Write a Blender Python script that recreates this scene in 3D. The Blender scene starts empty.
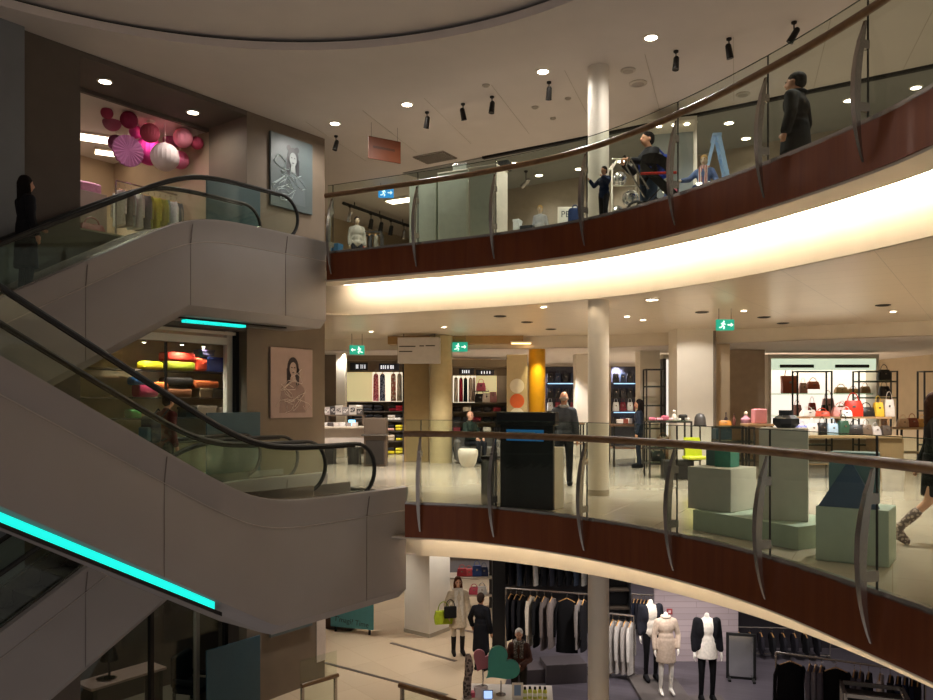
import bpy, bmesh, math, random
from mathutils import Vector, Matrix, Euler
random.seed(7)
SC = bpy.context.scene
COL = SC.collection
PI = math.pi
F = 780.0                      # focal length in pixels of the 933 px frame
CX, HY = 466.5, 402.0          # vanishing column and horizon row
EYE = 1.6
def X_at(px, Y): return Y*(px-CX)/F
def Z_at(py, Y): return EYE+(HY-py)*Y/F
U = Vector((-0.6, -0.8, 0)); N = Vector((-0.8, 0.6, 0))     # along / away from the escalators
PN = Vector((-0.97, 12.5, 0)); PF = Vector((-2.72, 15.1, 0))
UP, LOW = 4.45, -4.45

# ---------------------------------------------------------------- materials
MATS = {}
def lin(c):
    c = c/255.0
    return c/12.92 if c <= 0.04045 else ((c+0.055)/1.055)**2.4
def rgb(h):
    if isinstance(h, str):
        h = h.lstrip('#'); h = tuple(int(h[i:i+2], 16) for i in (0, 2, 4))
    return (lin(h[0]), lin(h[1]), lin(h[2]), 1)
def mat(name, col, rough=0.55, metal=0.0, var=0.06, scale=6.0, coat=0.0, bump=0.0, spec=0.5):
    if name in MATS: return MATS[name]
    m = bpy.data.materials.new(name); m.use_nodes = True
    nt = m.node_tree; b = nt.nodes['Principled BSDF']
    c = rgb(col)
    b.inputs['Roughness'].default_value = rough
    b.inputs['Metallic'].default_value = metal
    b.inputs['Specular IOR Level'].default_value = spec
    if coat: b.inputs['Coat Weight'].default_value = coat; b.inputs['Coat Roughness'].default_value = 0.12
    tc = nt.nodes.new('ShaderNodeTexCoord'); nz = nt.nodes.new('ShaderNodeTexNoise')
    nz.inputs['Scale'].default_value = scale; nz.inputs['Detail'].default_value = 3
    nt.links.new(tc.outputs['Object'], nz.inputs['Vector'])
    rp = nt.nodes.new('ShaderNodeValToRGB')
    rp.color_ramp.elements[0].position = 0.3; rp.color_ramp.elements[1].position = 0.7
    rp.color_ramp.elements[0].color = tuple(max(0, v*(1-var)) for v in c[:3])+(1,)
    rp.color_ramp.elements[1].color = tuple(min(1, v*(1+var)) for v in c[:3])+(1,)
    nt.links.new(nz.outputs['Fac'], rp.inputs['Fac']); nt.links.new(rp.outputs['Color'], b.inputs['Base Color'])
    if bump:
        bp = nt.nodes.new('ShaderNodeBump'); bp.inputs['Strength'].default_value = bump; bp.inputs['Distance'].default_value = 0.02
        nt.links.new(nz.outputs['Fac'], bp.inputs['Height']); nt.links.new(bp.outputs['Normal'], b.inputs['Normal'])
    MATS[name] = m
    return m
def emit(name, col, s):
    if name in MATS: return MATS[name]
    m = bpy.data.materials.new(name); m.use_nodes = True
    b = m.node_tree.nodes['Principled BSDF']
    b.inputs['Base Color'].default_value = rgb(col)
    b.inputs['Emission Color'].default_value = rgb(col); b.inputs['Emission Strength'].default_value = s
    MATS[name] = m
    return m
def glass(name, tint, refl=1.0):
    if name in MATS: return MATS[name]
    m = bpy.data.materials.new(name); m.use_nodes = True
    nt = m.node_tree; nt.nodes.clear()
    out = nt.nodes.new('ShaderNodeOutputMaterial'); mx = nt.nodes.new('ShaderNodeMixShader')
    tr = nt.nodes.new('ShaderNodeBsdfTransparent'); tr.inputs['Color'].default_value = rgb(tint)
    gl = nt.nodes.new('ShaderNodeBsdfGlossy'); gl.inputs['Roughness'].default_value = 0.02
    gl.inputs['Color'].default_value = (0.9, 0.95, 0.92, 1)
    fr = nt.nodes.new('ShaderNodeLayerWeight'); fr.inputs['Blend'].default_value = 0.5
    pw = nt.nodes.new('ShaderNodeMath'); pw.operation = 'POWER'; pw.inputs[1].default_value = 4.5
    nt.links.new(fr.outputs['Facing'], pw.inputs[0])
    mu = nt.nodes.new('ShaderNodeMath'); mu.operation = 'MULTIPLY_ADD'; mu.inputs[1].default_value = 0.8*refl; mu.inputs[2].default_value = 0.035*refl
    nt.links.new(pw.outputs[0], mu.inputs[0]); nt.links.new(mu.outputs[0], mx.inputs[0])
    nt.links.new(tr.outputs[0], mx.inputs[1]); nt.links.new(gl.outputs[0], mx.inputs[2]); nt.links.new(mx.outputs[0], out.inputs[0])
    MATS[name] = m
    return m
def tiles(name, c1, mortar, sx=0.6, sy=0.6, rough=0.2, size=0.006, var=0.05, rot=0.0, offset=0.0):
    if name in MATS: return MATS[name]
    m = bpy.data.materials.new(name); m.use_nodes = True
    nt = m.node_tree; b = nt.nodes['Principled BSDF']; b.inputs['Roughness'].default_value = rough
    tc = nt.nodes.new('ShaderNodeTexCoord'); mp = nt.nodes.new('ShaderNodeMapping'); mp.inputs['Rotation'].default_value = (0, 0, rot)
    br = nt.nodes.new('ShaderNodeTexBrick'); br.offset = offset
    c = rgb(c1)
    br.inputs['Color1'].default_value = tuple(v*(1-var) for v in c[:3])+(1,)
    br.inputs['Color2'].default_value = tuple(min(1, v*(1+var)) for v in c[:3])+(1,)
    br.inputs['Mortar'].default_value = rgb(mortar)
    br.inputs['Scale'].default_value = 1.0; br.inputs['Mortar Size'].default_value = size
    br.inputs['Brick Width'].default_value = sx; br.inputs['Row Height'].default_value = sy
    nt.links.new(tc.outputs['Object'], mp.inputs['Vector']); nt.links.new(mp.outputs[0], br.inputs['Vector'])
    nt.links.new(br.outputs['Color'], b.inputs['Base Color'])
    MATS[name] = m
    return m
def wood(name, c1, c2, rough=0.3, scale=(1.5, 1.5, 12), coat=0.3, wave=0.0):
    if name in MATS: return MATS[name]
    m = bpy.data.materials.new(name); m.use_nodes = True
    nt = m.node_tree; b = nt.nodes['Principled BSDF']; b.inputs['Roughness'].default_value = rough
    b.inputs['Coat Weight'].default_value = coat; b.inputs['Coat Roughness'].default_value = 0.18
    tc = nt.nodes.new('ShaderNodeTexCoord'); mp = nt.nodes.new('ShaderNodeMapping'); mp.inputs['Scale'].default_value = scale
    nz = nt.nodes.new('ShaderNodeTexNoise'); nz.inputs['Scale'].default_value = 2.0; nz.inputs['Detail'].default_value = 6
    nz.inputs['Distortion'].default_value = 0.6
    rp = nt.nodes.new('ShaderNodeValToRGB'); rp.color_ramp.elements[0].color = rgb(c1); rp.color_ramp.elements[1].color = rgb(c2)
    rp.color_ramp.elements[0].position = 0.3; rp.color_ramp.elements[1].position = 0.75
    nt.links.new(tc.outputs['Object'], mp.inputs[0]); nt.links.new(mp.outputs[0], nz.inputs['Vector'])
    nt.links.new(nz.outputs['Fac'], rp.inputs[0]); nt.links.new(rp.outputs[0], b.inputs['Base Color'])
    if wave:
        b.inputs['Anisotropic'].default_value = 0.9; b.inputs['Metallic'].default_value = 0.5
        tg = nt.nodes.new('ShaderNodeTangent'); tg.direction_type = 'RADIAL'; tg.axis = 'Z'
        nt.links.new(tg.outputs[0], b.inputs['Tangent'])
        n2 = nt.nodes.new('ShaderNodeTexNoise'); n2.inputs['Scale'].default_value = 1.0; n2.inputs['Detail'].default_value = 1
        m2 = nt.nodes.new('ShaderNodeMapping'); m2.inputs['Scale'].default_value = (2.2, 2.2, 0.05)
        nt.links.new(tc.outputs['Object'], m2.inputs[0]); nt.links.new(m2.outputs[0], n2.inputs['Vector'])
        bp = nt.nodes.new('ShaderNodeBump'); bp.inputs['Strength'].default_value = wave; bp.inputs['Distance'].default_value = 0.08
        nt.links.new(n2.outputs['Fac'], bp.inputs['Height']); nt.links.new(bp.outputs['Normal'], b.inputs['Normal']); nt.links.new(bp.outputs['Normal'], b.inputs['Coat Normal'])
    MATS[name] = m
    return m
def pattern(name, c1, c2, scale=14, kind='VORONOI', rough=0.8):
    if name in MATS: return MATS[name]
    m = bpy.data.materials.new(name); m.use_nodes = True
    nt = m.node_tree; b = nt.nodes['Principled BSDF']; b.inputs['Roughness'].default_value = rough
    tc = nt.nodes.new('ShaderNodeTexCoord')
    if kind == 'VORONOI':
        t = nt.nodes.new('ShaderNodeTexVoronoi'); o = 'Distance'
    elif kind == 'WAVE':
        t = nt.nodes.new('ShaderNodeTexWave'); o = 'Color'; t.inputs['Distortion'].default_value = 2
    else:
        t = nt.nodes.new('ShaderNodeTexNoise'); o = 'Fac'
    t.inputs['Scale'].default_value = scale
    rp = nt.nodes.new('ShaderNodeValToRGB'); rp.color_ramp.interpolation = 'CONSTANT'
    rp.color_ramp.elements[0].color = rgb(c1); rp.color_ramp.elements[1].color = rgb(c2); rp.color_ramp.elements[1].position = 0.45
    nt.links.new(tc.outputs['Object'], t.inputs['Vector']); nt.links.new(t.outputs[o], rp.inputs[0]); nt.links.new(rp.outputs[0], b.inputs['Base Color'])
    MATS[name] = m
    return m
def cloth(h): return mat('cloth_'+(h if isinstance(h, str) else '%d_%d_%d' % h).lstrip('#'), h, 0.85, 0, 0.12, 20, spec=0.2)
def plain(h): return mat('paint_'+h.lstrip('#'), h, 0.45, 0, 0.04, 8)

# ---------------------------------------------------------------- mesh builder
class MB:
    def __init__(s): s.v = []; s.f = []
    def add(s, vs, fs):
        b = len(s.v); s.v += [tuple(v) for v in vs]; s.f += [tuple(i+b for i in f) for f in fs]; return s
    def box(s, c, d, rz=0, m=None):
        hx, hy, hz = d[0]/2, d[1]/2, d[2]/2
        vs = [Vector((x, y, z)) for z in (-hz, hz) for x, y in ((-hx, -hy), (hx, -hy), (hx, hy), (-hx, hy))]
        R = m if m is not None else Matrix.Rotation(rz, 3, 'Z')
        vs = [R @ v+Vector(c) for v in vs]
        return s.add(vs, [(3, 2, 1, 0), (4, 5, 6, 7), (0, 1, 5, 4), (1, 2, 6, 5), (2, 3, 7, 6), (3, 0, 4, 7)])
    def rbox(s, c, d, b=0.02, rz=0, seg=2, m=None):
        bm = bmesh.new(); bmesh.ops.create_cube(bm, size=1)
        for v in bm.verts: v.co = Vector((v.co.x*d[0], v.co.y*d[1], v.co.z*d[2]))
        bmesh.ops.bevel(bm, geom=bm.edges[:], offset=min(b, 0.49*min(d)), segments=seg, affect='EDGES', profile=0.5)
        R = m if m is not None else Matrix.Rotation(rz, 3, 'Z')
        bm.verts.index_update()
        s.add([R @ v.co+Vector(c) for v in bm.verts], [[v.index for v in f.verts] for f in bm.faces]); bm.free(); return s
    def prism(s, poly, z0, z1):
        n = len(poly); vs = [(p[0], p[1], z0) for p in poly]+[(p[0], p[1], z1) for p in poly]
        fs = [tuple(range(n-1, -1, -1)), tuple(range(n, 2*n))]+[(i, (i+1) % n, n+(i+1) % n, n+i) for i in range(n)]
        return s.add(vs, fs)
    def extrude(s, poly3, vec):          # any planar polygon pushed along a vector
        n = len(poly3); vec = Vector(vec); a = [Vector(p) for p in poly3]
        return s.add(a+[p+vec for p in a], [tuple(range(n-1, -1, -1)), tuple(range(n, 2*n))]+[(i, (i+1) % n, n+(i+1) % n, n+i) for i in range(n)])
    def tube(s, pts, r, n=8, cap=True, flat=1.0):
        pts = [Vector(p) for p in pts]; m = len(pts)
        rs = r if isinstance(r, (list, tuple)) else [r]*m
        vs = []; up = Vector((0, 0, 1))
        t0 = (pts[1]-pts[0]).normalized()
        ref = up if abs(t0.dot(up)) < 0.9 else Vector((1, 0, 0))
        nrm = (ref-t0*ref.dot(t0)).normalized()
        for i, p in enumerate(pts):
            t = ((pts[min(i+1, m-1)]-p).normalized()+(p-pts[max(i-1, 0)]).normalized())
            t = t.normalized() if t.length > 1e-6 else t0
            nrm = nrm-t*nrm.dot(t)
            nrm = nrm.normalized() if nrm.length > 1e-6 else Vector((1, 0, 0)); bi = t.cross(nrm)
            for k in range(n):
                a = 2*PI*k/n; vs.append(p+nrm*math.cos(a)*rs[i]*flat+bi*math.sin(a)*rs[i])
        fs = [(i*n+k, i*n+(k+1) % n, (i+1)*n+(k+1) % n, (i+1)*n+k) for i in range(m-1) for k in range(n)]
        if cap: fs += [tuple(range(n-1, -1, -1)), tuple(range((m-1)*n, m*n))]
        return s.add(vs, fs)
    def bar(s, a, b, w=0.02): return s.tube([a, b], w*0.7071, 4)
    def lathe(s, prof, c=(0, 0, 0), n=20, cap=True):
        m = len(prof); vs = []
        for r, z in prof:
            for k in range(n):
                a = 2*PI*k/n; vs.append((c[0]+r*math.cos(a), c[1]+r*math.sin(a), c[2]+z))
        fs = [(i*n+k, i*n+(k+1) % n, (i+1)*n+(k+1) % n, (i+1)*n+k) for i in range(m-1) for k in range(n)]
        if cap: fs += [tuple(range(n-1, -1, -1)), tuple(range((m-1)*n, m*n))]
        return s.add(vs, fs)
    def ell(s, c, r, n=12, m=7, R=None):
        vs = []; c = Vector(c)
        for i in range(m+1):
            a = -PI/2+PI*i/m
            for k in range(n):
                b = 2*PI*k/n
                v = Vector((r[0]*math.cos(a)*math.cos(b), r[1]*math.cos(a)*math.sin(b), r[2]*math.sin(a)))
                vs.append((R @ v if R else v)+c)
        return s.add(vs, [(i*n+k, i*n+(k+1) % n, (i+1)*n+(k+1) % n, (i+1)*n+k) for i in range(m) for k in range(n)])
    def cap(s, p, q, r1, r2, n=10):
        p = Vector(p); q = Vector(q); d = q-p
        L = d.length; d = d/L if L > 1e-6 else Vector((0, 0, 1))
        pts = []; rs = []
        for a in (80, 50, 25): pts.append(p-d*r1*math.sin(math.radians(a))); rs.append(r1*math.cos(math.radians(a)))
        pts += [p, q]; rs += [r1, r2]
        for a in (25, 50, 80): pts.append(q+d*r2*math.sin(math.radians(a))); rs.append(r2*math.cos(math.radians(a)))
        return s.tube(pts, rs, n)
    def loft(s, secs, closed=True):       # list of rings with equal counts
        n = len(secs[0]); vs = [p for r in secs for p in r]; m = len(secs)
        fs = [(i*n+k, i*n+(k+1) % n, (i+1)*n+(k+1) % n, (i+1)*n+k) for i in range(m-1) for k in range(n if closed else n-1)]
        if closed: fs += [tuple(range(n-1, -1, -1)), tuple(range((m-1)*n, m*n))]
        return s.add(vs, fs)
    def mesh(s, name, m, smooth=False):
        me = bpy.data.meshes.new(name); me.from_pydata(s.v, [], s.f); me.update()
        bm = bmesh.new(); bm.from_mesh(me); bmesh.ops.recalc_face_normals(bm, faces=bm.faces[:]); bm.to_mesh(me); bm.free()
        if m: me.materials.append(m)
        if smooth:
            for p in me.polygons: p.use_smooth = True
            try: me.set_sharp_from_angle(angle=math.radians(40))
            except Exception: pass
        return me
    def build(s, name, m, parent=None, smooth=False, loc=None, rz=0):
        o = bpy.data.objects.new(name, s.mesh(name, m, smooth)); COL.objects.link(o)
        if parent: o.parent = parent
        if loc is not None: o.location = loc
        if rz: o.rotation_euler = (0, 0, rz)
        return o
def tag(o, label, cat, group=None):
    o['label'] = label; o['category'] = cat
    if group: o['group'] = group
    return o
def thing(name, label, cat, loc=(0, 0, 0), rz=0, group=None):
    o = bpy.data.objects.new(name, None); COL.objects.link(o); o.empty_display_size = 0.1
    o.location = loc; o.rotation_euler = (0, 0, rz)
    return tag(o, label, cat, group)
def struct(name, mb, m, smooth=False):
    o = mb.build(name, m, None, smooth); o['kind'] = 'structure'; return o
def dup(root, loc, rz=None, label=None, group=None, scale=None):
    def cp(o, par):
        c = o.copy(); COL.objects.link(c); c.parent = par
        for ch in list(o.children): cp(ch, c)
        return c
    r = root.copy(); COL.objects.link(r); r.location = loc
    if rz is not None: r.rotation_euler = (0, 0, rz)
    if scale is not None: r.scale = scale
    if label: r['label'] = label
    if group: r['group'] = group
    for ch in list(root.children): cp(ch, r)
    return r
def remesh(mb, voxel=0.016, smooth=4):
    me = mb.mesh('tmp', None); o = bpy.data.objects.new('tmp', me); COL.objects.link(o)
    r = o.modifiers.new('r', 'REMESH'); r.mode = 'VOXEL'; r.voxel_size = voxel
    if smooth:
        q = o.modifiers.new('s', 'SMOOTH'); q.factor = 0.5; q.iterations = smooth
    dg = bpy.context.evaluated_depsgraph_get(); dg.update()
    out = bpy.data.meshes.new_from_object(o.evaluated_get(dg))
    bpy.data.objects.remove(o); bpy.data.meshes.remove(me)
    for p in out.polygons: p.use_smooth = True
    return out
def solid(name, mb, m, parent, voxel=0.016, smooth=4):
    me = remesh(mb, voxel, smooth); me.name = name; me.materials.append(m)
    o = bpy.data.objects.new(name, me); COL.objects.link(o)
    if parent: o.parent = parent
    return o
def text(name, body, size, m, parent, loc, rot, align='LEFT', depth=0.002):
    cu = bpy.data.curves.new(name, 'FONT'); cu.body = body; cu.size = size; cu.extrude = depth; cu.align_x = align
    t = bpy.data.objects.new('tmp', cu); COL.objects.link(t)
    dg = bpy.context.evaluated_depsgraph_get(); dg.update()
    me = bpy.data.meshes.new_from_object(t.evaluated_get(dg)); bpy.data.objects.remove(t)
    me.name = name; me.materials.clear(); me.materials.append(m)
    o = bpy.data.objects.new(name, me); COL.objects.link(o); o.parent = parent; o.location = loc; o.rotation_euler = rot
    return o
def spot(name, loc, watts, angle=110, blend=0.6, col=(1, 0.945, 0.87), target=None, r=0.06, parent=None):
    l = bpy.data.lights.new(name, 'SPOT'); l.energy = watts; l.spot_size = math.radians(angle); l.spot_blend = blend; l.color = col; l.shadow_soft_size = r
    o = bpy.data.objects.new(name, l); COL.objects.link(o); o.location = loc
    if target is not None:
        d = Vector(target)-Vector(loc); o.rotation_euler = d.to_track_quat('-Z', 'Y').to_euler()
    if parent: o.parent = parent
    return o

# ---------------------------------------------------------------- curves
def spline(pts, n=12):
    P = [Vector(p) for p in pts]; P = [2*P[0]-P[1]]+P+[2*P[-1]-P[-2]]; out = []
    for i in range(1, len(P)-2):
        a, b, c, d = P[i-1:i+3]
        for k in range(n):
            t = k/n
            out.append(0.5*((2*b)+(c-a)*t+(2*a-5*b+4*c-d)*t*t+(3*b-a-3*c+d)*t*t*t))
    out.append(P[-2]); return out
def smooth_curve(c, it=10):
    for _ in range(it):
        c = [c[0]]+[(c[i-1]+2*c[i]+c[i+1])/4 for i in range(1, len(c)-1)]+[c[-1]]
    return c
def resample(c, step):
    L = [0]
    for i in range(1, len(c)): L.append(L[-1]+(c[i]-c[i-1]).length)
    n = max(2, int(L[-1]/step)); out = []; j = 0
    for k in range(n+1):
        d = L[-1]*k/n
        while j < len(L)-2 and L[j+1] < d: j += 1
        t = (d-L[j])/max(1e-9, L[j+1]-L[j]); out.append(c[j].lerp(c[j+1], t))
    return out
def normals(c):
    out = []
    for i in range(len(c)):
        t = (c[min(i+1, len(c)-1)]-c[max(i-1, 0)]).normalized(); out.append(Vector((t.y, -t.x)))
    return out
def sweep(c, prof, closed=False):
    """profile points are (offset towards the atrium, z)"""
    nn = normals(c); rings = [[Vector((p.x+n.x*o, p.y+n.y*o, z)) for o, z in prof] for p, n in zip(c, nn)]
    return MB().loft(rings, closed)
def offset(c, o):
    return [Vector((p.x+n.x*o, p.y+n.y*o)) for p, n in zip(c, normals(c))]
def curve_at_px(c, px):
    for i in range(len(c)-1):
        a = CX+F*c[i].x/c[i].y; b = CX+F*c[i+1].x/c[i+1].y
        if a <= px <= b:
            t = (px-a)/(b-a); return i+t
    return 0.0 if px < CX+F*c[0].x/c[0].y else float(len(c)-1)
def curve_pt(c, k):
    i = min(int(k), len(c)-2); return c[i].lerp(c[i+1], k-i)
MIDC = resample(smooth_curve(spline([(-.95, 12.14), (-.3, 11.98), (.352, 11.66), (1.5, 10.7), (2.5, 9.3), (3.1, 7.9), (3.42, 6.4), (3.55, 5.6), (3.62, 4.4), (3.6, 3.0)]), 12), 0.12)
UPC = resample(smooth_curve(spline([(-2.68, 15.05), (-.75, 14.1), (.49, 13.4), (1.8, 12.42), (2.85, 11.0), (3.62, 9.42), (4.12, 7.97), (4.27, 7.07), (4.35, 5.8), (4.3, 4.2)]), 12), 0.12)
# ================================================================ materials of the place
M_CEIL = mat('ceiling_plaster', '#d3c8c0', 0.8, 0, 0.02, 2)
M_CEILM = tiles('ceiling_metal_panels', '#d4c4ae', '#a89a86', 1.2, 0.6, 0.28, 0.004, 0.02, rot=0.6)
M_WARM = mat('warm_plaster', '#d8ccb9', 0.7, 0, 0.03, 3)
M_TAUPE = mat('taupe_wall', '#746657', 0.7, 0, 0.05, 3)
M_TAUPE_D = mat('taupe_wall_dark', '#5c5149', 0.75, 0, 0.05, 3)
M_CLAD = mat('escalator_cladding', '#8a8280', 0.5, 0.1, 0.03, 1.5)
M_FASCIA = wood('mahogany_fascia', '#6f3314', '#7e4019', 0.33, (5, 5, .35), 0.25, 0.4)
M_RAILW = wood('handrail_wood', '#65452a', '#8c6840', 0.35, (3, 3, 12), 0.4)
M_STEEL = mat('brushed_steel', '#b3aca6', 0.27, 0.9, 0.05, 30)
M_STEELD = mat('dark_steel', '#2a2725', 0.4, 0.7, 0.05, 20)
M_BLACK = mat('black_rubber', '#0a0909', 0.55, 0, 0.05, 20)
M_GLASS = glass('balustrade_glass', '#f6faf5', 0.85)
M_GLASSE = mat('glass_edge', '#2c4038', 0.2, 0, 0.05)
M_STONE = tiles('beige_stone_floor', '#a89d8b', '#8f846f', 0.9, 0.9, 0.16, 0.004, 0.04, rot=0.5)
M_STONEL = tiles('pale_stone_floor', '#c9b295', '#b09a7d', 1.2, 1.2, 0.22, 0.004, 0.03, rot=0.9)
M_DARKF = tiles('dark_plank_floor', '#4e4850', '#37323a', 1.4, 0.16, 0.35, 0.005, 0.12, rot=0.35, offset=0.5)
M_TEAL = emit('teal_led', '#10c4b8', 1.6)
M_LED = emit('warm_led', '#fff0d6', 40.0)
M_LENS = emit('lamp_lens', '#fff0d8', 22.0)
M_LENSB = emit('lamp_lens_soft', '#ffe9cc', 7.0)
M_WHITE = mat('white_paint', '#e3dacb', 0.5, 0, 0.02, 4)
M_SHADOW = mat('black_gap', '#15110f', 0.9, 0, 0.02, 4)
M_BEIGEW = mat('beige_wall', '#b9a68b', 0.7, 0, 0.04, 3)
M_GREYC = mat('grey_ceiling', '#8b8a86', 0.8, 0, 0.03, 2)

# ---------------------------------------------------------------- floors
def poly_face(pts, z): return MB().add([(p[0], p[1], z) for p in pts], [tuple(range(len(pts)))])
def slab(name, pts, z, m, th=0.03): return struct(name, MB().prism([(p[0], p[1]) for p in pts], z-th, z), m)
def W(s, t, z=0.0):           # point in escalator coordinates (origin at the near escalator's floor end)
    p = PN+U*s+N*t; return Vector((p.x, p.y, z))
cm = [tuple(p) for p in offset(MIDC, -0.03)]; cu = [tuple(p) for p in offset(UPC, -0.03)]
mid_poly = cm+[(14, 3.0), (14, 33), (-14, 33), (-14, 23)]+[tuple(W(-2.4, 8.0)[:2]), tuple(W(-1.02, 4.4)[:2]), tuple(W(-1.02, 1.6)[:2]), tuple(W(-0.01, 1.45)[:2]), tuple(W(-0.01, -0.02)[:2])]
slab('floor_middle', mid_poly, 0.0, M_STONE)
up_poly = cu+[(14, 4.2), (14, 33), (-14, 33), (-14, 23), tuple(W(-1.02, 8.0)[:2]), tuple(W(-1.02, 2.95)[:2])]
slab('floor_upper', up_poly, UP, M_STONE)
slab('floor_lower', [(-16, 12.6), (1.4, 12.6), (1.4, 9), (14, 9), (14, 33), (-16, 33)], LOW, M_STONEL)
dk = MB().prism([(.62, 15.6), (14, 11), (14, 32.9), (3.0, 32.9), (1.55, 20.6)], LOW, LOW+0.012)
struct('floor_dark_planks', dk, M_DARKF)
for i, (a, b) in enumerate((((-1.9, 19.6), (-.25, 18.2)), ((-1.0, 21.4), (.3, 20.4)), ((-3.3, 18.1), (-.4, 16.1)))):
    p, q = Vector(a), Vector(b); d = (q-p).normalized(); n = Vector((-d.y, d.x))*0.05
    struct('trim_%d' % (20+i), MB().prism([p-n, q-n, q+n, p+n], LOW, LOW+0.006), mat('dark_stone_strip', '#5a4c42', 0.3))
# mid and upper floors inside the left shops
for nm, z in (('floor_shop_middle', 0.0), ('floor_shop_upper', UP), ('floor_shop_lower', LOW)):
    slab(nm, [W(-2.36, 4.44)[:2], W(8, 4.44)[:2], W(8, 12)[:2], W(-2.36, 12)[:2]], z+0.002, M_STONE)

# ---------------------------------------------------------------- gallery edges: fascia, lip, cove, frieze
def gallery(c, zf, drop, tag_n, led_m, lip=0.5, inn=0.82, fas=0.5, ext=None):
    e = resample([Vector(ext)]+c, 0.12) if ext else c
    struct('trim_%d' % tag_n, sweep(c, [(0.0, zf+0.015), (0.03, zf+0.015), (0.03, zf-fas), (0.0, zf-fas), (0.0, zf+0.015)]), M_FASCIA, True)
    struct('trim_%d' % (tag_n+1), sweep(e, [(0.0, zf-fas), (0.0, zf-fas-0.03), (-lip, zf-fas-0.03), (-lip, zf-fas+0.03), (-lip+0.03, zf-fas+0.03), (-lip+0.03, zf-fas), (0.0, zf-fas)]), M_WARM, True)
    struct('wall_frieze_%d' % tag_n, sweep(e, [(-inn-0.28, zf-0.10), (-inn-0.06, zf-0.26), (-inn, zf-0.5), (-inn, zf-drop), (-inn-0.06, zf-drop), (-inn-0.06, zf-drop+0.05)]), M_WARM, True)
    led = sweep(c, [(-lip-0.005, zf-fas-0.025), (-lip-0.005, zf-fas+0.03), (-lip-0.035, zf-fas+0.03), (-lip-0.035, zf-fas-0.025)])
    o = led.build('cove_light_strip', led_m); return o
o = gallery(UPC, UP, 1.10, 1, M_LED, ext=(-4.3, 15.75))
tag(o, 'warm hidden light strip in the cove under the upper gallery edge', 'light')
o = gallery(MIDC, 0.0, 0.95, 3, emit('warm_led_soft', '#fff0d6', 11.0), ext=(-2.2, 12.6))
tag(o, 'warm hidden light strip in the cove under the middle gallery edge', 'light')

# ---------------------------------------------------------------- ceilings
cc = [tuple(p) for p in offset(UPC, -0.84)]
MIDZ = UP-1.10
BULK = [(-5.5, 22.0), (-3.0, 21.6), (3.7, 20.4), (8.5, 17.6), (14, 14.5)]
slab('ceiling_middle', cc+[(14, 4.2), (14, 14.5)]+BULK[::-1][1:]+[(-5.5, 33), (-14, 33), (-14, 23), tuple(W(-2.4, 8)[:2]), tuple(W(-2.4, 4.5)[:2]), tuple(W(-1.02, 3.6)[:2])], MIDZ+0.03, M_CEILM)
bk = MB()
for a, b in zip(BULK[:-1], BULK[1:]):
    bk.add([(a[0], a[1], MIDZ), (b[0], b[1], MIDZ), (b[0], b[1], 3.02), (a[0], a[1], 3.02)], [(0, 1, 2, 3)])
struct('wall_bulkhead', bk, M_WARM)
slab('ceiling_middle_back', BULK+[(14, 33), (-5.5, 33)], 3.05, M_CEIL)
cl = [tuple(p) for p in offset(MIDC, -0.84)]
slab('ceiling_lower', cl+[(14, 3), (14, 33), (-14, 33), (-14, 20), tuple(W(-1.02, 4.4)[:2]), tuple(W(0.2, 1.5)[:2])], -0.92, M_CEIL)
# top ceiling with the round recess above the void
CZ = 7.35; RC = Vector((-2.7, 6.3)); RR = 6.45
x0, x1, y0, y1 = -16, 14, -3, 33
def ray_rect(a):
    dx, dy = math.cos(a), math.sin(a); t = 1e9
    if dx > 1e-9: t = min(t, (x1-RC.x)/dx)
    if dx < -1e-9: t = min(t, (x0-RC.x)/dx)
    if dy > 1e-9: t = min(t, (y1-RC.y)/dy)
    if dy < -1e-9: t = min(t, (y0-RC.y)/dy)
    return (RC.x+dx*t, RC.y+dy*t)
angs = sorted(set([2*PI*k/128 for k in range(128)]+[math.atan2(y-RC.y, x-RC.x) % (2*PI) for x in (x0, x1) for y in (y0, y1)]))
n = len(angs); mb = MB()
ring = [[(RC.x+r*math.cos(a), RC.y+r*math.sin(a), z) for a in angs] for r, z in ((RR, CZ), (RR, CZ+0.13))]
outer = [ray_rect(a)+(CZ,) for a in angs]
mb.add(outer+ring[0]+ring[1], [(i, (i+1) % n, n+(i+1) % n, n+i) for i in range(n)]+[(n+i, n+(i+1) % n, 2*n+(i+1) % n, 2*n+i) for i in range(n)])
struct('ceiling_upper', mb, M_CEIL)
g = MB()
g.loft([[(RC.x+r*math.cos(a), RC.y+r*math.sin(a), z) for a in angs] for r, z in ((RR, CZ+0.13), (RR+0.1, CZ+0.13), (RR+0.1, CZ+0.2), (RR-0.05, CZ+0.2))], True)
g.f = [f for f in g.f if len(f) == 4]
struct('trim_10', g, M_SHADOW)
struct('ceiling_recess', MB().add([(RC.x+(RR+0.1)*math.cos(a), RC.y+(RR+0.1)*math.sin(a), CZ+0.19) for a in angs], [tuple(range(n))]), M_CEIL)
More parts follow.
